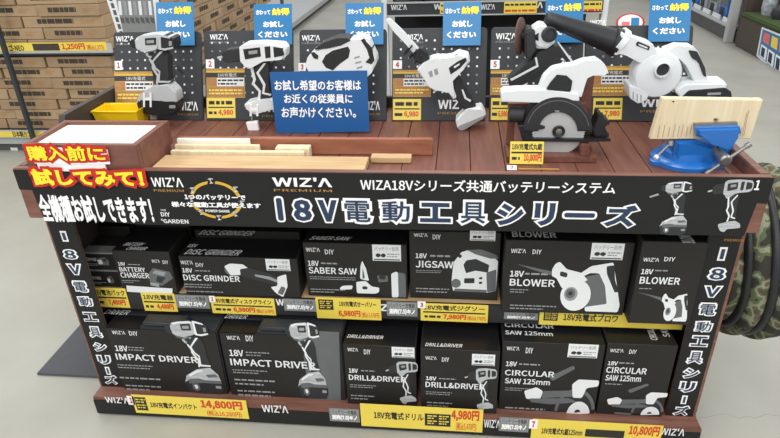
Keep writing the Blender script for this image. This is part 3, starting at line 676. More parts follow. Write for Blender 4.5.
case(.432, .792, 'impact driver hard case, right one, with silver tool print on sleeve', [("WIZ'Λ",(227,335,240,339.4),.01),('DIY',(246,335,253.6,341),.01),('18V',(229.5,349,243.7,356),.02),('IMPACT DRIVER',(231,358,315.6,368.5),.016)], (289,322,325,398), (225,314,247,319), (((246,351,270,356.5),2),((233,369,268,374),2),((235,378,275,386),2),((238,389,275,397),2)), [(300,330),(339,332),(341,402),(310,400)])
DD = lambda a: [("WIZ'Λ",a[0],.01),('DIY',a[1],.01),('18V',a[2],.02),('DRILL&DRIVER',a[3],.016)]
carton('left drill and driver box on the bottom shelf', .798, 1.005, .028, .12, z0, .226, DD(((347.7,347,358,351),(364,348.8,370.6,354),(349,367.7,358,372.5),(349,374,405.7,382))), DRILL, (386,361,418,404), (391.8,347,414.5,357.5), [('DRILL&DRIVER',(347,334.5,383,339.3),.03,0)], minor=(((361,369,375,372),1),((350,384,376,388),2),((351,394,375,400),2)))
carton('right drill and driver box on the bottom shelf', 1.018, 1.236, .018, .13, z0, .232, DD(((425.5,355.5,436.6,359.3),(442,356.7,449.2,361.4),(426,375.6,436.4,380),(425.5,381,484.5,389.3))), DRILL, (464,367.7,496,411), (471.9,354,495,365.3), [('DRILL&DRIVER',(425,342.8,462,347.8),.03,0)], minor=(((439,377,456,380),1),((426,391,452,395),2),((427,401,452,407),2)))
carton('wide circular saw box on the bottom shelf with white sticker', 1.243, 1.516, .038, .12, z0, .252, [("WIZ'Λ",(506.8,345.7,519.4,350),.01),('DIY',(525.7,347,533,353),.01),('18V',(505.9,360.6,517,366),.02),('CIRCULAR',(504.6,369,554.5,376.9),.016),('SAW 125mm',(504.6,377.3,550,384.8),.016)], A_CIRC, (524,364.7,598,414.5), (568,344,598,357.5), [('CIRCULAR',(504.6,322.7,553.5,328.8),0,0),('SAW 125mm',(505,330.5,552.5,336.3),0,0)], minor=(((519,362,540,366),1),((505,387,530,391),2),((505,406,545,410),1)))
carton('narrow circular saw box at the right end of the bottom shelf', 1.522, 1.703, .040, .28, z0, .258, [("WIZ'Λ",(610,348,623.5,352),.01),('DIY',(629,349,636.4,353.5),.01),('18V',(607.7,360.5,617.8,365),.02),('CIRCULAR',(605.8,366,646.8,374),.016),('SAW 125mm',(605,374,641,381.5),.016)], A_CIRC, (606.8,382.5,666.6,415), None, [('CIRCULAR',(648,326,655,340),0,90),('SAW',(661,326,668,337),0,90)], minor=(((619,361,634,364.5),1),((605,382.5,622,385),1)))
# second row behind, plain copies
back = [(.798,1.005,.155,'left of two','drill and driver'),(1.018,1.236,.155,'right of two','drill and driver')]
for x0, x1, y, w_, k in back: carton('plain topped %s box standing behind, %s' % (k, w_), x0, x1, y, .13, z0, .222, [], group='boxes behind the front row')
carton('circular saw box standing behind the wide circular saw box', 1.243, 1.516, .165, .13, z0, .250, [], group='boxes behind the front row')
carton('jigsaw box standing behind the front jigsaw box', .984, 1.228, .272, .15, S, .21, [], group='boxes behind the front row')
carton('blower box standing behind the wide blower box', 1.236, 1.55, .206, .14, S, .222, [], group='boxes behind the front row')
carton('charger box standing behind the front battery charger box', .132, .303, .246, .14, S, .165, [], group='boxes behind the front row')
carton('battery pack box standing behind the stacked battery packs', .022, .122, .225, .12, S, .150, [], group='boxes behind the front row')
carton('tool case standing behind the left impact driver case', .0845, .424, .178, .13, z0, .235, [], group='boxes behind the front row')
carton('tool case standing behind the right impact driver case', .432, .792, .178, .13, z0, .235, [], group='boxes behind the front row')

# ------------------------------------------------------------------ things on the table top
# raised sample tray at the left corner
bx0, bx1, by0, by1, bz = .046, .341, .0, .186, .90
st = thing('sample_tray', 'raised brown wooden tray holding a white board at the front left of the stand', 'tray', (.2,.1,RZ))
mb = MB(); mb.prism(Y(by0), [(bx0,RZ+.0005),(bx1,RZ+.0005),(bx1,bz),(bx0,bz)], -.016, 0, 'box_wood', .001); part('side_board', mb, st)
mb = MB(); mb.prism(Y(by1), [(bx0,RZ+.0005),(bx1,RZ+.0005),(bx1,bz),(bx0,bz)], 0, .016, 'box_wood', .001); part('side_board', mb, st)
for xa in (bx0, bx1-.016): mb = MB(); mb.box((xa,by0+.016,TZ+.0005 if xa > .1 else RZ+.0005),(xa+.016,by1-.016,bz-.0003),'box_wood',.001); part('side_board', mb, st)
mb = MB(); mb.box((bx0+.0165,by0+.0165,bz-.016),(bx1-.0165,by1-.0165,bz-.008),'white_board'); part('white_panel', mb, st, label='bright white sample board')
# timber offcuts
def plank(a, b, m, label, bev=.0015):
    mb = MB(); mb.box(a, b, m, bev, 1); tag(obj('timber_offcut', mb), label, 'wood', 'timber offcuts on the table top')
plank((.344,.024,TZ+.0005),(.885,.126,.826),'pale_ply','wide light plywood board lying flat at the front edge')
plank((.355,.132,TZ+.0005),(.715,.146,.834),'pine','long cream pine strip lying behind the wide plywood board')
plank((.36,.152,TZ+.0005),(.592,.162,.844),'pine','short cream pine strip between the long strip and the white batten')
plank((.362,.166,TZ+.0005),(.562,.177,.855),'white_board','short white painted batten in front of the brown board')
plank((.634,.150,TZ+.0005),(.725,.178,.838),'pine','small cream pine block beside the end of the pine strips')
plank((.888,.130,TZ+.0005),(.992,.160,.822),'pale_ply','thin pale slat to the right of the wide plywood board')
plank((.357,.186,TZ+.0005),(1.044,.202,.851),'cedar','long reddish brown board standing on edge behind the pine strips')
# yellow bin
bn = thing('parts_bin', 'shallow yellow plastic bin at the back left of the table', 'bin', (.10,.37,TZ))
mb = MB(); a, b, c, d, h0, h1 = .024, .166, .345, .425, TZ+.0005, .872
def bq(x0,y0,x1,y1,zz): return [(x0,y0,zz),(x1,y0,zz),(x1,y1,zz),(x0,y1,zz)]
vs = bq(a+.01,c+.012,b-.012,d-.012,h0)+bq(a,c,b,d,h1)+bq(a+.006,c+.006,b-.006,d-.006,h1)+bq(a+.014,c+.016,b-.016,d-.016,h0+.004)
fs = [(3,2,1,0)]
for k in range(3):
    for i in range(4): j = (i+1)%4; fs.append((4*k+i,4*k+j,4*k+4+j,4*k+4+i))
fs.append((12,13,14,15)); mb.add(vs, fs, 'bin_yellow'); part('tub', mb, bn)
mb = MB(); mb.tube([(a,c,h1),(b,c,h1),(b,d,h1),(a,d,h1)], .003, 'bin_yellow', 8, True); part('rim', mb, bn)

# display panels
PU = Vector((0,.10,.265)).normalized(); PH = .272
def panel(n, x0, x1, logo, bottom, label, num_r, info, price_r, group='black pegboard tool display panels'):
    pl = Pl((0,.462,TZ+.001),(1,0,0),PU)
    rr = .010; mb = MB()
    c = [(x0,0),(x1,0),(x1,PH-rr),(x1-rr*.3,PH-rr*.3),(x1-rr,PH),(x0+rr,PH),(x0+rr*.3,PH-rr*.3),(x0,PH-rr)]
    mb.prism(pl, c, -.012, 0, 'panel_black', .0015, 1)
    x = x0+.026
    while x < x1-.015:
        z = .085
        while z < PH-.035:
            mb.flat(pl, [(x+.0034*math.cos(k*math.pi/4), z+.0034*math.sin(k*math.pi/4)) for k in range(8)], .0004, 'tag_grey' if (n+int(x*100+z*70))%3 == 0 else 'print_white'); z += .0252  # pale painted discs stand in for light showing through the peg holes
        x += .0252
    o = tag(obj('pegboard', mb), label, 'pegboard', group)
    mb = MB(); text(mb, pl, "WIZ'Λ", logo, 'white', .014); part('logo_lettering', mb, o); mb = MB(); u = pl.rect(logo); text(mb, pl, 'PREMIUM', (u[0],u[1]-.011,u[2],u[1]-.006), 'print_grey', .0, px=False)
    if bottom:
        part('logo_lettering', mb, o); mb = MB(); text(mb, pl, "WIZ'Λ", bottom, 'white', .02); part('logo_lettering', mb, o); mb = MB(); u = pl.rect(bottom); text(mb, pl, 'PREMIUM', (u[0],u[1]-.016,u[2],u[1]-.009), 'gold', .0, px=False)
    part('logo_lettering', mb, o)
    mb = MB(); u = pl.rect(info); w, h = u[2]-u[0], u[3]-u[1]; f = lambda a, b, c, d: (u[0]+a*w, u[1]+b*h, u[0]+c*w, u[1]+d*h)
    mb.rect(pl, u, .0012, 'tag_gold'); mb.rect(pl, f(0,.86,1,.93), .0014, 'ring_yellow'); mb.rect(pl, f(.0,.70,1,.86), .0014, 'panel_black'); text(mb, pl, '18V充電式', f(.3,.72,.8,.84), 'print_white', .0, .0017, px=False)
    mb.rect(pl, f(.28,.40,.98,.68), .0014, 'print_white'); bars(mb, pl, f(.3,.42,.96,.66), 'ink', 2, .0016, px=False); mb.rect(pl, f(.02,.42,.26,.66), .0014, 'brown_print')
    mb.rect(pl, f(.02,.05,.48,.36), .0014, 'brown_print'); mb.rect(pl, f(.52,.05,.98,.36), .0014, 'brown_print'); bars(mb, pl, f(.06,.10,.94,.32), 'tag_yellow', 2, .0016, px=False)
    part('information_card', mb, o, label='gold and white specification card')
    u = pl.rect(num_r); mb = MB(); mb.rect(pl, u, .0012, 'white'); w, h = u[2]-u[0], u[3]-u[1]; text(mb, pl, str(n), (u[0]+w*.3,u[1]+h*.18,u[0]+w*.7,u[1]+h*.84), 'sign_red', .03, .0016, px=False); part('number_card', mb, o, label='white card with a red number')
    u = pl.rect(price_r); mb = MB(); mb.rect(pl, u, .0012, 'tag_yellow'); w, h = u[2]-u[0], u[3]-u[1]; f = lambda a, b, c, d: (u[0]+a*w, u[1]+b*h, u[0]+c*w, u[1]+d*h)
    bars(mb, pl, f(.08,.60,.92,.90), 'ink', 1, .0015, .6, px=False); mb.rect(pl, f(.05,.50,.95,.56), .0015, 'ink'); bars(mb, pl, f(.06,.12,.34,.4), 'ink', 1, .0015, px=False)
    text(mb, pl, {1:'14,800',2:'4,980',3:'7,980',4:'6,980',5:'6,980',6:'7,980'}[n], f(.4,.10,.92,.42), 'price_red', .03, .0016, px=False); part('price_card', mb, o, label='yellow price card')
    return o
panel(1, .028, .312, (116,36,134,41.5), (178,101.5,198,110.5), 'black pegboard behind the impact driver, leftmost of the six', (115,61,122.5,70), (115,71.5,154,103), (116,103,134,118))
panel(2, .323, .604, (210,34,228,39.5), (262,103,292,112), 'black pegboard behind the cordless drill, second from the left', (206,59.5,214.5,68.5), (206.5,68.5,245,98), (207,98,235.5,118))
panel(3, .625, .892, (302,35,320,40.5), (362,101,380,110), 'black pegboard behind the jigsaw and the blue notice', (298.5,63,306,71), (298.5,72,334,98), (299,99,326,118))
panel(4, .909, 1.190, (406,34,423,39.5), (438,99.5,470,109), 'black pegboard behind the reciprocating saw', (393,60.5,402,69), (393,70,431,97), (393,99,421,120))
panel(5, 1.201, 1.466, (496,33,516,39), None, 'black pegboard behind the angle grinder', (490.5,60,499.5,69), (490.5,70,528,95), (491,98,509,120))
panel(6, 1.472, 1.768, (590,20,606,26), (640.5,99,684,107), 'black pegboard behind the blower, rightmost of the six', (588,58,594,66), (590,66,630,96), (593,98,622,119.5))
# blue cards clipped on the panels
def blue_card(r, label, off=.014, glare=False):
    pl = Pl((0,.462,TZ+.001),(1,0,0),PU); pl = Pl(pl.W(0,0,off), (1,0,0), PU)
    u = pl.rect(r); w, h = u[2]-u[0], u[3]-u[1]; f = lambda a, b, c, d: (u[0]+a*w, u[1]+b*h, u[0]+c*w, u[1]+d*h)
    mb = MB(); mb.prism(pl, [(u[0],u[1]),(u[2],u[1]),(u[2],u[3]),(u[0],u[3])], -.0012, 0, 'card_blue')
    mb.prism(pl, [(u[0]+.3*w,u[1]+.02*h),(u[0]+.7*w,u[1]+.02*h),(u[0]+.7*w,u[1]+.10*h),(u[0]+.3*w,u[1]+.10*h)], -off-.002+.003, -.0012, 'card_blue')
    o = tag(obj('blue_card', mb), label, 'card', 'blue try-me cards clipped to the panels')
    for a in (('さわって',f(.06,.74,.44,.86)),('お試し',f(.24,.42,.78,.58)),('ください',f(.10,.17,.88,.33))): mb = MB(); text(mb, pl, *a, 'white', .035, px=False); part('lettering', mb, o)
    mb = MB(); text(mb, pl, '納得', f(.48,.72,.94,.90), 'sign_yellow', .03, px=False); part('yellow_lettering', mb, o)
blue_card((156.5,2,194,45.5), 'blue card above the impact driver')
blue_card((254,4,292,44.5), 'blue card above the cordless drill')
blue_card((345.5,3,383.5,44.5), 'blue card above the jigsaw')
blue_card((443,2,481,45.5), 'blue card above the reciprocating saw')
blue_card((545,-1,583,42.5), 'blue card behind the black blower nozzle')
blue_card((649,-1,690.5,41.5), 'blue card above the white blower, rightmost of the cards')
# large blue notice
pl = Pl((0,.345,TZ+.001),(1,0,0),(0,.03,.2))
q = [pl.hit(*p) for p in ((269.5,72),(367,70.5),(369.5,132.5),(276.5,134.5))]; z_ = min(a[1] for a in q); q = [(a[0], max(a[1]-z_, 0) if i > 1 else a[1]) for i, a in enumerate(q)]
mb = MB(); mb.prism(pl, q, -.002, 0, 'sign_blue'); nt_ = tag(obj('notice_board', mb), 'large blue notice with three lines of white Japanese text, standing on the table', 'sign')
for a in (('お試し希望のお客様は',(274.5,80,361,90.5)),('お近くの従業員に',(284,94,352.5,103.5)),('お声かけください。',(281.5,107,356,118))): mb = MB(); text(mb, pl, *a, 'white', .016); part('lettering', mb, nt_)
mb = MB(); mb.add([pl.W(q[0][0]+.09,0,-.002),pl.W(q[0][0]+.12,0,-.002),pl.W(q[0][0]+.105,.10,-.002),(q[0][0]+.105,.385,TZ+.001)], [(0,1,2),(0,2,3),(1,3,2),(0,3,1)], 'sign_blue'); part('strut', mb, nt_)

# tools on show; each hangs on a steel peg that reaches the panel behind
def show(name, label, cat, layers, y, peg, skip=(), floor_rest=False):
    pl = Y(y); g = pl.hit(*peg); root = thing(name, label, cat, (g[0], y, pl.hit(peg[0], peg[1])[1]), 'power tools on show')
    build_tool(root, pl, layers, skip)
    if not floor_rest:
        zz = g[1]; yb = .462+(zz-TZ)*.10/.265
        mb = MB(); mb.rod((g[0],y,zz),(g[0],yb+.004,zz),.004,'steel'); part('peg', mb, root)
    return root, pl
r_, pl = show('impact_driver', 'silver and black impact driver hanging on the leftmost panel', 'power tool', IMPACT, .41, (160,75))
mb = MB(); mb.prism(pl, [pl.hit(130+x/4.617, 25+y/4.617) for x, y in HOOK], .028, .031, 'white'); part('belt_hook', mb, r_, label='white belt hook')
mb = MB(); a = pl.hit(151,106); b = pl.hit(153,118); mb.rod(pl.W(*a,.02), pl.W(*b,.005), .003, 'silver'); mb.prism(pl, [pl.hit(*p) for p in ((150,110),(156,110),(157,119),(151,119))], -.004, .006, 'print_grey'); part('security_cord', mb, r_)
r_, pl = show('cordless_drill', 'white and black drill with a chuck hanging on the second panel', 'power tool', DRILL, .41, (262,70))
mb = MB(); mb.prism(pl, [pl.hit(200+x/3.98, 25+y/3.98) for x, y in HOOK2], .028, .031, 'white'); part('belt_hook', mb, r_, label='white belt hook')
a = pl.hit(255,113); b = pl.hit(254.5,119)
mb = MB(); mb.rod(pl.W(*a,.029), pl.W(*b,.029), .0015, 'print_grey', 8); part('security_cord', mb, r_)
mb = MB(); mb.prism(pl, [pl.hit(*p) for p in ((249.5,119),(260.5,117.5),(262.5,128.5),(252.5,130.5))], .022, .036, 'white', .002); part('security_tag', mb, r_, label='small white security block')
r_, pl = show('jigsaw', 'white jigsaw with black grip, half hidden behind the blue notice', 'power tool', JIGSAW, .405, (340,60))
r_, pl = show('reciprocating_saw', 'white reciprocating saw with a long blade guard pointing up left', 'power tool', SABER, .405, (436,62))
# joining neck between grip and foot of the reciprocating saw
mb = MB(); mb.prism(pl, [pl.hit(370+x/3.369, 10+y/3.369) for x, y in ((312,318),(345,300),(360,326),(328,340))], -.016, .016, 'rubber', .004); part('grip_end', mb, r_)


mb = MB()
for k, (x, y) in enumerate(((408,50),(413,54),(418,59))):
    c = pl.hit(x, y); mb.tube([pl.W(c[0]+.018*math.cos(t)*.4+.010*math.sin(t), c[1]-.018*math.cos(t)*-.5+.012*math.sin(t), .02*math.sin(t)) for t in [i*math.pi/6 for i in range(12)]], .0025, 'tool_black', 6, True)
part('guard_cord', mb, r_)
# angle grinder
r_, pl = show('angle_grinder', 'black and white angle grinder with a brown disc above the circular saw', 'power tool', GRINDER, .36, (540,52))
c = pl.hit(520.5,36); mb = MB(); ax = Vector((.93,-.35,.05)); mb.lathe(pl.W(c[0],c[1],.0), ax, [(-.003,.02),(-.0028,.047),(.0015,.047),(.004,.022)], 'disc_brown', 32); part('grinding_disc', mb, r_, label='brown abrasive disc')
mb = MB(); mb.lathe(pl.W(c[0],c[1],0), ax, [(-.006,.010),(.05,.014)], 'tool_black', 20); part('spindle', mb, r_)
c = pl.hit(547,33); mb = MB(); mb.lathe(pl.W(c[0],c[1],.015), pl.N+Vector((.15,0,.15)), [(0,.020),(.020,.019),(.022,.015),(.016,.0135)], 'rubber', 24); mb.lathe(pl.W(c[0],c[1],.015), pl.N+Vector((.15,0,.15)), [(.0155,.0138),(.0165,.0138)], 'tool_black', 24); part('side_socket', mb, r_)
# circular saw on its wooden cradle
r_, pl = show('circular_saw', 'white and black circular saw with a large silver blade', 'power tool', CSAW, .20, (560,100), floor_rest=True)
c = pl.hit(490+268/3.979, 70+232/3.979)
mb = MB(); n = 60; R0 = .0655; poly = []
for k in range(n): a = 2*math.pi*k/n; poly += [(c[0]+R0*math.cos(a), c[1]+R0*math.sin(a)), (c[0]+(R0-.0035)*math.cos(a+.01), c[1]+(R0-.0035)*math.sin(a+.01))]
mb.prism(pl, poly, .0195, .0212, 'blade'); part('saw_blade', mb, r_, label='round silver toothed blade')
mb = MB(); mb.lathe(pl.W(c[0],c[1],.0212), pl.N, [(0,.0155),(.004,.0155),(.005,.0135),(.003,.010)], 'tool_black', 24); mb.lathe(pl.W(c[0],c[1],.0212), pl.N, [(.002,.0095),(.007,.0085),(.008,.005)], 'steel', 6); part('blade_bolt', mb, r_)
mb = MB(); c2 = pl.hit(490+75/3.979, 70+176/3.979); c3 = pl.hit(490+130/3.979, 70+176/3.979)
mb.rod(pl.W(c2[0],c2[1],0), pl.W(c3[0],c3[1],0), .020, 'rubber', 24); part('dust_port', mb, r_)
cr = thing('saw_cradle', 'small brown wooden cradle holding up the circular saw', 'stand', (1.34,.19,TZ), )
def PX(pl, ox, oy, s, pts): return [pl.hit(ox+x/s, oy+y/s) for x, y in pts]
g1 = Y(.145)
mb = MB(); mb.box((1.232,.145,TZ+.0005),(1.452,.250,.822),'table_wood',.002); part('base_board', mb, cr)
for xa, xb in ((1.236,1.254),(1.415,1.433)): mb = MB(); mb.box((xa,.222,.8215),(xb,.246,.915),'table_wood',.002); part('upright', mb, cr)
mb = MB(); mb.box((1.412,.150,.8215),(1.434,.222,.850),'table_wood',.002); part('upright', mb, cr)
mb = MB(); mb.box((1.236,.236,.9155),(1.433,.262,.930),'table_wood',.001); part('rest_board', mb, cr)
mb = MB(); mb.box((1.418,.255,TZ+.0005),(1.446,.275,1.0),'table_wood',.002); part('back_post', mb, cr)
# tag 7 in front of the cradle
g1 = Pl((0,.130,TZ+.001),(1,0,0),(0,.3,1))
price_tag((510,141.5,543.5,164), g1, '18V充電式丸鋸', '10,800', 'yellow price card leaning in front of the circular saw cradle', None, price_r=(.42,.06,.95,.46))
num('7', (507,165.5,516.5,170), Pl((0,.10,TZ+.001),(1,0,0),(0,1,.5)), 'white label with a red 7 lying on the table top')
gz = Z(TZ); mb = MB(); mb.box((1.258,.096,TZ+.0005),(1.355,.101,TZ+.003),'tag_gold'); tag(obj('label_holder', mb), 'thin brass label strip lying on the table below the circular saw', 'label strip')
# blower
r_, pl = show('blower', 'white blower with a long black nozzle on the rightmost panel', 'power tool', BLOWER, .37, (650,50))
c = pl.hit(600+200/3.65, 265/3.65); mb = MB(); mb.lathe(pl.W(c[0],c[1],-.030), pl.N, [(0,.055),(.004,.060),(.055,.061),(.062,.056),(.066,.030),(.066,.0)], 'tool_white', 40); part('fan_housing', mb, r_)
c = pl.hit(600+212/3.65, 240/3.65); mb = MB(); mb.lathe(pl.W(c[0],c[1],.034), pl.N, [(0,.022),(.012,.021),(.013,.017),(.004,.016)], 'tool_white', 28); mb.lathe(pl.W(c[0],c[1],.036), pl.N, [(.002,.0165),(.003,.0165)], 'rubber', 28); part('air_intake', mb, r_)
mb = MB(); a = pl.hit(545.5,18); b = pl.hit(616,42.5); A_, B_ = pl.W(*a), pl.W(*b); mb.lathe(A_, B_-A_, [(0,.015),(.004,.0175),(.06,.0215),((B_-A_).length,.033)], 'tool_black', 32); mb.lathe(A_, B_-A_, [((B_-A_).length-.012,.036),((B_-A_).length+.004,.037)], 'tool_black', 32); part('nozzle', mb, r_, label='long black tapered nozzle')
mb = MB(); a = pl.hit(616,40); b = pl.hit(622,44.5); A_, B_ = pl.W(*a), pl.W(*b); mb.lathe(A_, B_-A_, [(0,.038),(.016,.038),(.02,.030)], 'tool_white', 32); part('collar', mb, r_)
# vise with its clamped board
vp = Y(.160)
vs_ = thing('bench_vise', 'blue bench vise with a steel screw bar at the right front of the table', 'vise', (1.67,.15,TZ))
mb = MB(); cx, cy = 1.665, .165
mb.lathe((cx,cy,TZ+.0005), (0,0,1), [(0,.078),(.010,.078),(.016,.072),(.018,.058),(.032,.055),(.036,.045)], 'vise_blue', 40)
for a in (200, 320, 80): mb.lathe((cx+.074*math.cos(math.radians(a)),cy+.06*math.sin(math.radians(a)),TZ+.0005),(0,0,1),[(0,.018),(.010,.018),(.012,.015)],'vise_blue',20)
part('swivel_base', mb, vs_)
VP = lambda pl, pts, off=(0,0): [pl.hit(640+(x+off[0])/3.98, 80+(y+off[1])/3.98) for x, y in pts]
body = Y(.145)
mb = MB(); mb.prism(body, VP(body, [(132,228),(205,226),(330,262),(326,345),(262,352),(160,338),(118,300)]), -.030, .028, 'vise_blue', .008, 3); part('body', mb, vs_)
fj = Y(.118)
mb = MB(); mb.prism(fj, VP(fj, [(214,182),(386,176),(391,200),(366,212),(360,262),(330,276),(302,262),(282,236),(252,224),(214,214)]), -.004, .022, 'vise_blue', .006, 3); part('front_jaw', mb, vs_)
mb = MB(); mb.prism(fj, VP(fj, [(214,172),(386,166),(388,178),(214,184)]), -.006, .004, 'steel', .001); part('jaw_plate', mb, vs_)
mb = MB(); mb.prism(Y(.172), VP(Y(.172), [(222,196),(360,192),(360,300),(300,320),(222,300)]), -.020, 0, 'vise_blue', .006, 3); part('rear_jaw', mb, vs_)
mb = MB(); text(mb, Y(.0955), 'Central', (713,136.2,726,139.6), 'print_white', .01, .0004); 
del mb
mb = MB(); sp = Y(.085); a, b = VP(sp, [(332,312)])[0], VP(sp, [(346,300)])[0]
mb.rod((a[0],.085,a[1]),(a[0]-.004,.145,a[1]+.006),.012,'steel',20); mb.lathe((a[0],.080,a[1]),(0,-1,0),[(-.004,.014),(.010,.014),(.014,.010)],'steel',20); part('screw', mb, vs_)
mb = MB(); a, b = VP(sp, [(264,366)])[0], VP(sp, [(430,252)])[0]; A_, B_ = Vector((a[0],.078,a[1])), Vector((b[0],.078,b[1])); mb.rod(A_,B_,.0045,'steel',14); d = (B_-A_).normalized(); mb.rod(B_-d*.008,B_+d*.003,.0065,'steel',14); mb.rod(A_-d*.003,A_+d*.008,.0065,'steel',14); part('handle_bar', mb, vs_)
mb = MB(); sp = Y(.10); a, b = VP(sp, [(64,308)])[0], VP(sp, [(134,266)])[0]; A_, B_ = Vector((a[0],.10,a[1])), Vector((b[0],.125,b[1])); mb.rod(A_,B_,.003,'steel',12); mb.lathe(B_,(0,.3,1),[(-.006,.008),(.006,.008)],'steel',16); mb.lathe(A_,(B_-A_),[(-.003,.0055),(.004,.0055)],'white',12); part('swivel_lever', mb, vs_)
wp = Y(.1225)
mb = MB(); mb.prism(wp, VP(wp, [(90,74),(490,80),(440,233),(42,236)]), -.021, 0, 'pine', .0012, 1); wb = tag(obj('clamped_board', mb), 'pale pine board with saw cuts clamped in the blue vise', 'wood')
mb = MB()
for x, y0, y1 in ((78,180,228),(98,178,228),(118,186,228),(140,176,228),(156,182,226),(172,176,226),(190,184,226),(205,178,214),(404,190,226),(424,130,226),(432,120,222)):
    t = .33; mb.flat(wp, VP(wp, [(x-(y1-y0)*-.0,y0),(x+2.2,y0),(x+2.2-(y1-y0)*.2,y1),(x-(y1-y0)*.2,y1)]), .0004, 'cardboard')
part('saw_cuts', mb, wb)
mb = MB(); mb.flat(wp, VP(wp, circ(302,158,11,14,ry=8)), .0004, 'cardboard'); mb.flat(wp, VP(wp, circ(300,158,5,10,ry=4)), .0006, 'box_print'); mb.flat(wp, VP(wp, circ(132,86,5,10,ry=3)), .0006, 'box_print'); part('knot', mb, wb, label='brown knots')

# ------------------------------------------------------------------ camouflage hose coil hanging at the right side
ch = thing('camouflage_coil', 'coil of camouflage fabric tubing hanging on the right side of the stand', 'hose coil', (1.87,.28,.25))
def coil(xc, yc, zc, ry, rz, n=48): return [(xc+.012*math.sin(t*2), yc+ry*math.cos(t), zc+rz*math.sin(t)) for t in [2*math.pi*k/n for k in range(n)]]
specs = [(1.834,.300,.470,.185,.210,.023,'camo'),(1.862,.290,.466,.195,.226,.013,'tool_black'),(1.888,.285,.462,.195,.232,.025,'camo'),(1.917,.278,.464,.205,.236,.014,'tool_black'),(1.944,.275,.466,.205,.236,.025,'camo'),(1.972,.270,.467,.21,.238,.013,'tool_black')]
specs = [(a, b, c+.022, d, e-.006, f, g) for a, b, c, d, e, f, g in specs]
for s_ in specs:
    mb = MB(); mb.tube(coil(*s_[:5]), s_[5], s_[6], 14, True); part('tube' if s_[6] == 'camo' else 'piping', mb, ch, label=None if s_[6] == 'camo' else 'black piping beside a camouflage tube')
mb = MB(); mb.box((1.8005,.29,.660),(1.99,.30,.674),'steel',.003); part('hook', mb, ch)
# ------------------------------------------------------------------ floor mat at the left
mb = MB(); mb.box((-.305,.152,.001),(-.003,.62,.010),'mat_grey',.002); tag(obj('floor_mat', mb), 'dark grey mat lying on the floor left of the stand', 'mat')

# ------------------------------------------------------------------ background, left: carton shelves
def shelf_box(mb_group, name, a, b, axis, m, label, group, mark=True):
    mb = MB(); mb.box(a, b, m, .003, 1); o = tag(obj(name, mb), label, 'box', group)
    if mark:
        if axis == 'y': pl = Y(a[1]); u0, u1 = a[0], b[0]
        else: pl = XL(b[0]); u0, u1 = a[1], b[1]
        h = b[2]-a[2]; w = u1-u0; s0 = .18 if axis == 'y' else .3
        mb = MB(); bars(mb, pl, (u0+w*s0,a[2]+h*.22,u0+w*(s0+.45),a[2]+h*.80), 'box_print', 1, .0008, .72, px=False, dense=.10); part('printed_mark', mb, o)
        if axis == 'y': mb = MB(); bars(mb, pl, (u0+w*.72,a[2]+h*.30,u0+w*.90,a[2]+h*.7), 'brown_print', 3, .0008, .4, px=False); part('small_print', mb, o)
    return o
sh = thing('gondola_shelf', 'grey shop shelving holding brown cartons behind the stand on the left', 'shelf', (-1.6,3.4,0))
mb = MB(); mb.box((-2.6,2.22,0),(-.945,9,.085),'kick_grey',.003); part('kick_board', mb, sh)
mb = MB(); mb.box((-2.6,2.19,.055),(-.90,9,.115),'rail_grey',.003); part('base_shelf', mb, sh)
mb = MB(); mb.box((-2.6,2.19,.63),(-.945,2.60,.655),'kick_dark',.003); part('upper_shelf', mb, sh)
mb = MB(); mb.box((-2.6,2.178,.645),(-.945,2.19,.700),'rail_grey',.002); rl = part('price_rail', mb, sh)
P_ = Y(2.178)
mb = MB(); u = P_.rect((-20,42.5,107,51)); mb.rect(P_, u, .0012, 'tag_yellow')
mb.rect(P_, P_.rect((33,43.5,59.5,50.5)), .0018, 'box_print'); text(mb, P_, '1,250円', (62,43.3,85,50.5), 'price_red', .03, .002); text(mb, P_, '(税込1,375)', (87,44.5,104,50.5), 'price_red', .01, .002); text(mb, P_, 'カゴ-NEO', (4,44.5,24,51), 'ink', .02, .002); part('price_strip', mb, rl, sh)
mb = MB(); mb.box((-2.6,2.170,.105),(-1.3,2.19,.155),'rail_grey',.002); rl = part('price_rail', mb, sh)
P_ = Y(2.170); mb = MB(); mb.rect(P_, (-2.5,.112,-1.32,.150), .0012, 'tag_yellow'); text(mb, P_, '日本製カゴ', (13,131,31,137), 'ink', .02, .002); part('price_strip', mb, rl, sh)
mb = MB(); P_ = Y(2.22); mb.rect(P_, P_.rect((11,147.5,18,151.5)), .002, 'print_white'); part('kick_label', mb, sh)
mb = MB(); mb.box((-.975,8.9,0),(-.93,9,1.3),'rail_grey',.003); part('post', mb, sh)
for yy in (5.9,): mb = MB(); mb.box((-.95,yy,.115),(-.925,yy+.07,1.5),'kick_grey',.003); part('post', mb, sh)
names = ['bottom','second','third','fourth','fifth','sixth','seventh','eighth','ninth','tenth','eleventh','twelfth','thirteenth','fourteenth']
rnd = random.Random(5)
def row_boxes(z, h, x_end, widths, y0, y1, rowlabel, grp):
    x = x_end; k = 0
    for w in widths:
        k += 1
        shelf_box(None, 'carton', (x-w+.006, y0+rnd.uniform(0,.02), z), (x-.004, y1, z+h-.002), 'y', rnd.choice(['cardboard','cardboard_b']), 'brown carton in %s, %s from the right end' % (rowlabel, ['first','second','third','fourth'][k-1]), grp)
        x -= w
h = .0665
for i in range(7):
    row_boxes(.1555+i*h if 0 else .116+.0+i*h+.0385, h, -1.0 if i % 2 else -.985, [.33 if i % 2 else .43,.40,.40], 2.20, 2.5, 'the %s row below the 1,250 rail' % names[i], 'cartons below the price rail')
for i in range(5):
    row_boxes(.7005+i*.0665 if 0 else .656+i*.0665+.0, .0665, -.975, [.40 if i % 2 else .52,.42,.42], 2.20, 2.5, 'the %s row above the 1,250 rail' % names[i], 'cartons above the price rail')
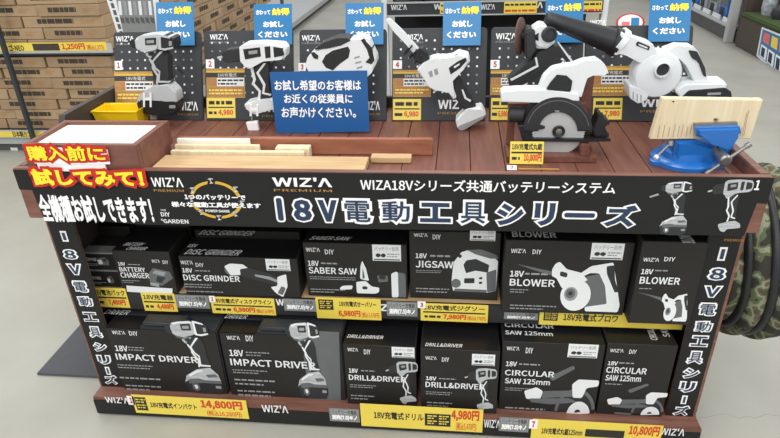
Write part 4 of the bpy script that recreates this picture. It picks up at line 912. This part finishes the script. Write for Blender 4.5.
for i in range(12):
    y = 2.62+(.2 if i % 2 else 0); k = 0
    h = .085; z = .116+i*h
    while y < (5.3 if i < 7 else 4.2):
        k += 1; w = .42
        shelf_box(None, 'carton', (-1.4, y, z), (-.945-rnd.uniform(0,.015), y+w-.008, z+h-.003), 'x', rnd.choice(['cardboard','cardboard_b']), 'brown carton on the aisle side, %s row up, number %d from the near end' % (names[i], k), 'cartons along the aisle side')
        y += w
mb = MB(); mb.box((-1.612,2.12,.001),(-1.584,2.145,1.45),'kick_dark',.003); tag(obj('dark_post', mb), 'thin dark post standing in front of the brown cartons at far left', 'post')
# leaning poster of tools behind the first panel
pp = Pl((0,.95,.0),(1,0,0),(-.0,.0,1)); q = [pp.hit(*p) for p in ((104,-8),(157,-8),(164,36),(118,36))]
mb = MB(); mb.prism(pp, q, -.006, 0, 'print_white', .001); o = tag(obj('tool_poster', mb), 'white framed poster of grey tools behind the leftmost panel', 'poster')
mb = MB(); mb.flat(pp, [pp.hit(*p) for p in ((115,-6),(152,-6),(157,36),(124,36))], .0006, 'tag_grey')
for i in range(7):
    x = 118+i*5; mb.flat(pp, [pp.hit(*p) for p in ((x,1),(x+3,1),(x+4.5,15),(x+1.5,15))], .001, 'print_grey' if i % 2 else 'print_white'); mb.flat(pp, [pp.hit(*p) for p in ((x+2,17),(x+6,18),(x+7,24),(x+3,22))], .001, 'kick_grey')
for i in range(6): y = -4+i*7; x = 109.5+(y)*.32; mb.flat(pp, [pp.hit(*p) for p in ((x,y),(x+3,y),(x+4.5,y+5),(x+1.5,y+5))], .001, 'kick_grey')
part('picture', mb, o)
mb = MB(); cxx = (q[0][0]+q[1][0])/2; mb.box((cxx-.01,.957,.001),(cxx+.01,.975,1.15),'kick_grey',.002); part('post', mb, o)
mb = MB(); mb.box((cxx-.12,.86,.001),(cxx+.12,1.08,.012),'kick_grey',.002); part('foot', mb, o)

# ------------------------------------------------------------------ background, middle: black rack behind panels four and five
rk = thing('tool_rack', 'black display rack with a white lettered rail behind the middle panels', 'rack', (1.22,1.45,0))
x0, x1 = .80, 1.685
for xx in (x0, x1): mb = MB(); mb.box((xx-.012,1.30,.0),(xx+.012,1.34,1.5),'print_white',.003); part('post', mb, rk)
mb = MB(); mb.box((x0+.012,1.60,.0),(x1-.012,1.62,1.5),'shelf_black',.002); part('back_panel', mb, rk)
mb = MB(); mb.box((x0+.012,1.32,.985),(x1-.012,1.60,1.0),'shelf_black',.002); part('shelf', mb, rk)
mb = MB(); mb.box((x0+.012,1.29,.978),(x1-.012,1.318,1.030),'kick_dark',.002); mb.box((x0+.012,1.286,1.026),(x1-.012,1.292,1.032),'rail_grey'); mb.box((x0+.012,1.286,.976),(x1-.012,1.292,.981),'rail_grey'); rr_ = part('price_rail', mb, rk)
P_ = Y(1.286)
for r in ((391,4.5,407,10),(434,4,441,9.5),(481,4,495,9.5),(537,2,543,8)): mb = MB(); text(mb, P_, "WIZ'Λ" if r[0] not in (434,537) else 'W' if r[0] == 434 else 'Λ', r, 'print_white', .014, .001); part('logo_lettering', mb, rr_, rk)
P_ = Y(1.284)
for r in ((504,1.5,537,13.5),(440,2.5,444,14),(583,1,602,11)):
    mb = MB(); mb.rect(P_, P_.rect(r), .001, 'tag_yellow'); bars(mb, P_, (r[0]+1,r[1]+1,r[2]-1,r[1]+5), 'ink', 1, .0014); bars(mb, P_, (r[0]+1,r[1]+7,r[2]-1,r[1]+11), 'price_red', 1, .0014); part('price_strip', mb, rr_, rk)
mb = MB(); mb.box((x0+.012,1.32,.53),(x1-.012,1.60,.545),'shelf_black',.002); part('shelf', mb, rk)
for i, x in enumerate((.83,.97,1.13,1.30,1.46)): 
    mb = MB(); mb.box((x,1.36,1.0005),(x+.12,1.56,1.11+.02*(i%2)),'black_card',.002,1); mb.rect(Y(1.36),(x+.01,1.03,x+.07,1.06),.001,'print_grey'); tag(obj('boxed_goods', mb), 'black box on the rack behind, %s from the left' % ['first','second','third','fourth','fifth'][i], 'box', 'black boxes on the rack behind')

# ------------------------------------------------------------------ background, right
rs = thing('bag_shelf', 'grey shelf loaded with white packages at the top right', 'shelf', (4.1,7,0))
mb = MB(); mb.box((3.88,5.40,0),(4.6,10.5,.13),'kick_grey',.005); part('kick_board', mb, rs)
mb = MB(); mb.box((3.86,5.40,.13),(4.6,10.5,.15),'rail_grey',.003); part('base_shelf', mb, rs)
mb = MB(); mb.box((3.82,5.33,0),(3.90,5.40,1.2),'rail_grey',.006); part('post', mb, rs)
mb = MB(); mb.box((4.62,5.40,0),(4.66,10.5,1.4),'kick_grey',.005); part('back_panel', mb, rs)
for i in range(16):
    y = 5.46+i*.300; mb = MB()
    mb.box((3.96,y,.1505),(4.30,y+.275,.62+.03*(i%3)),'bag_white' if i not in (1,4) else 'bag_blue',.03,3); o = tag(obj('package', mb), 'white package on the right shelf, number %d from the near post' % (i+1), 'package', 'white packages on the right shelf')
    mb = MB(); P_ = XR(3.96)
    for a_, b_, c_, d_, m_ in ((-.25,.50,-.03,.58,'print_white'),(-.24,.40,-.12,.47,'kick_grey'),(-.24,.28,-.04,.37,'print_mid'),(-.11,.38,-.03,.48,'bag_blue'),(-.22,.18,-.10,.26,'kick_dark')): mb.rect(P_, (-y+a_,b_,-y+c_,d_), .002, m_)
    part('printed_mark', mb, o)
    mb = MB(); mb.prism(P_, [(-y-.24,.152),(-y-.03,.152),(-y-.03,.20),(-y-.24,.20)], .05, .065, 'print_white', .003); tag(obj('shelf_card', mb), 'small white card along the front of the right shelf, number %d from the near post' % (i+1), 'card', 'cards along the right shelf')
ct = thing('garden_counter', 'dark brown counter with artificial turf on top at the top right corner', 'counter', (4.2,4.6,0))
mb = MB(); mb.box((3.87,3.2,0),(4.7,5.20,.29),'brown_panel',.006); part('base', mb, ct)
mb = MB(); mb.box((3.85,3.2,.29),(4.7,5.20,.325),'turf',.01,2); part('turf_top', mb, ct, label='green artificial turf')
mb = MB(); mb.box((3.90,5.22,0),(4.7,5.31,1.4),'brown_panel',.005); part('end_panel', mb, ct)
mb = MB(); mb.box((4.5,3.2,.325),(4.55,5.2,1.2),'shelf_black',.005); part('backdrop', mb, ct)
P_ = XR(4.5); mb = MB(); text(mb, P_, 'NKし', (756,1.5,778,8), 'print_white', .02, .003, shear=.1); part('lettering', mb, bpy.data.objects['backdrop'], ct)
P_ = XR(3.868); q = [P_.hit(*p) for p in ((762.5,27),(800,42),(796,92),(757,56))]
mb = MB(); mb.prism(P_, q, 0, .006, 'print_white', .001); o = tag(obj('poster', mb), 'white framed blue poster on the brown counter at the right edge', 'poster')
mb = MB(); sc_ = lambda a, b: ((q[0][0]*(1-a)+q[1][0]*a)*(1-b)+(q[3][0]*(1-a)+q[2][0]*a)*b, (q[0][1]*(1-a)+q[1][1]*a)*(1-b)+(q[3][1]*(1-a)+q[2][1]*a)*b)
Q = lambda a, b, c, d: [sc_(a,b), sc_(c,b), sc_(c,d), sc_(a,d)]
mb.flat(P_, Q(.04,.05,.97,.92), .0065, 'card_blue')
for a, m_ in ((.10,'pink'),(.32,'tag_yellow'),(.54,'pink'),(.76,'white')): mb.flat(P_, Q(a,.12,a+.17,.42), .008, m_)
for a in (.08,.28,.48,.70): mb.flat(P_, Q(a,.52,a+.17,.90), .008, 'white'); mb.flat(P_, Q(a+.03,.58,a+.12,.86), .010, 'navy')
part('picture', mb, o)
for i, (yy, m_, hh) in enumerate(((5.02,'bag_white',.22),(4.62,'print_white',.10),(4.80,'kick_dark',.12),(4.40,'kick_dark',.14))):
    mb = MB(); mb.lathe((4.02+.05*(i%2),yy,.3255),(0,0,1),[(0,.05),(hh*.3,.065),(hh*.7,.06),(hh,.02)],m_,18); tag(obj('garden_ornament', mb), ['tall white ornament on the turf counter beside the brown end panel','low white ornament on the turf counter','low dark ornament between the two white ornaments on the turf','dark ornament nearest the right edge of the photo on the turf'][i], 'ornament', None)
# small oval red and white sticker leaning behind the blower
pl = Pl((0,.462,TZ+.001),(1,0,0),PU); c = pl.hit(630.5,22.5); e = pl.hit(645,22.5); t = pl.hit(630.5,13)
mb = MB(); a_, b_ = e[0]-c[0], t[1]-c[1]
ell = lambda k: [(c[0]+a_*k*math.cos(i*math.pi/10), c[1]+b_*k*math.sin(i*math.pi/10)) for i in range(20)]
mb.prism(pl, ell(1), -.004, -.002, 'sign_red'); mb.flat(pl, ell(.86), -.0014, 'print_white'); mb.prism(pl, [(c[0]-.01,c[1]-b_*.9),(c[0]+.01,c[1]-b_*.9),(c[0]+.01,c[1]-b_-.02),(c[0]-.01,c[1]-b_-.02)], -.004,-.002,'print_white'); 
mb.rect(pl, (c[0]+a_*.05,c[1]-b_*.45,c[0]+a_*.6,c[1]+b_*.5), -.0008, 'card_blue'); mb.rect(pl, (c[0]-a_*.6,c[1]-b_*.4,c[0]-a_*.05,c[1]+b_*.1), -.0008, 'pink')
tag(obj('oval_badge', mb), 'small oval red and white badge on top of the rightmost panel', 'badge')

# ------------------------------------------------------------------ light: rows of shop ceiling lamps and an even world ambient added as fill
sc = bpy.context.scene
w = bpy.data.worlds.new('world'); sc.world = w; w.use_nodes = True
bg = w.node_tree.nodes['Background']; bg.inputs[0].default_value = (.95,.98,1,1); bg.inputs[1].default_value = .62
def area(x, y, z, sx, sy, p):
    l = bpy.data.lights.new('ceiling_lamp', 'AREA'); l.shape = 'RECTANGLE'; l.size = sx; l.size_y = sy; l.energy = p; l.color = (1,.99,.955)
    o = bpy.data.objects.new('ceiling_lamp', l); C.objects.link(o); o.location = (x,y,z)
for y, p_ in ((-7,60), (-4.6,60), (-2.4,34), (-.4,36), (1.9,36), (4.8,24), (8,20)):  # frontmost rows added to bring more front light onto the box tops
    for x in (-2.4, .9, 4.2): area(x, y, 3.6, .9, 2.4, p_)
vs = sc.view_settings; vs.view_transform = 'Standard'; vs.look = 'None'; vs.gamma = 1; vs.use_curve_mapping = False; vs.exposure = 0
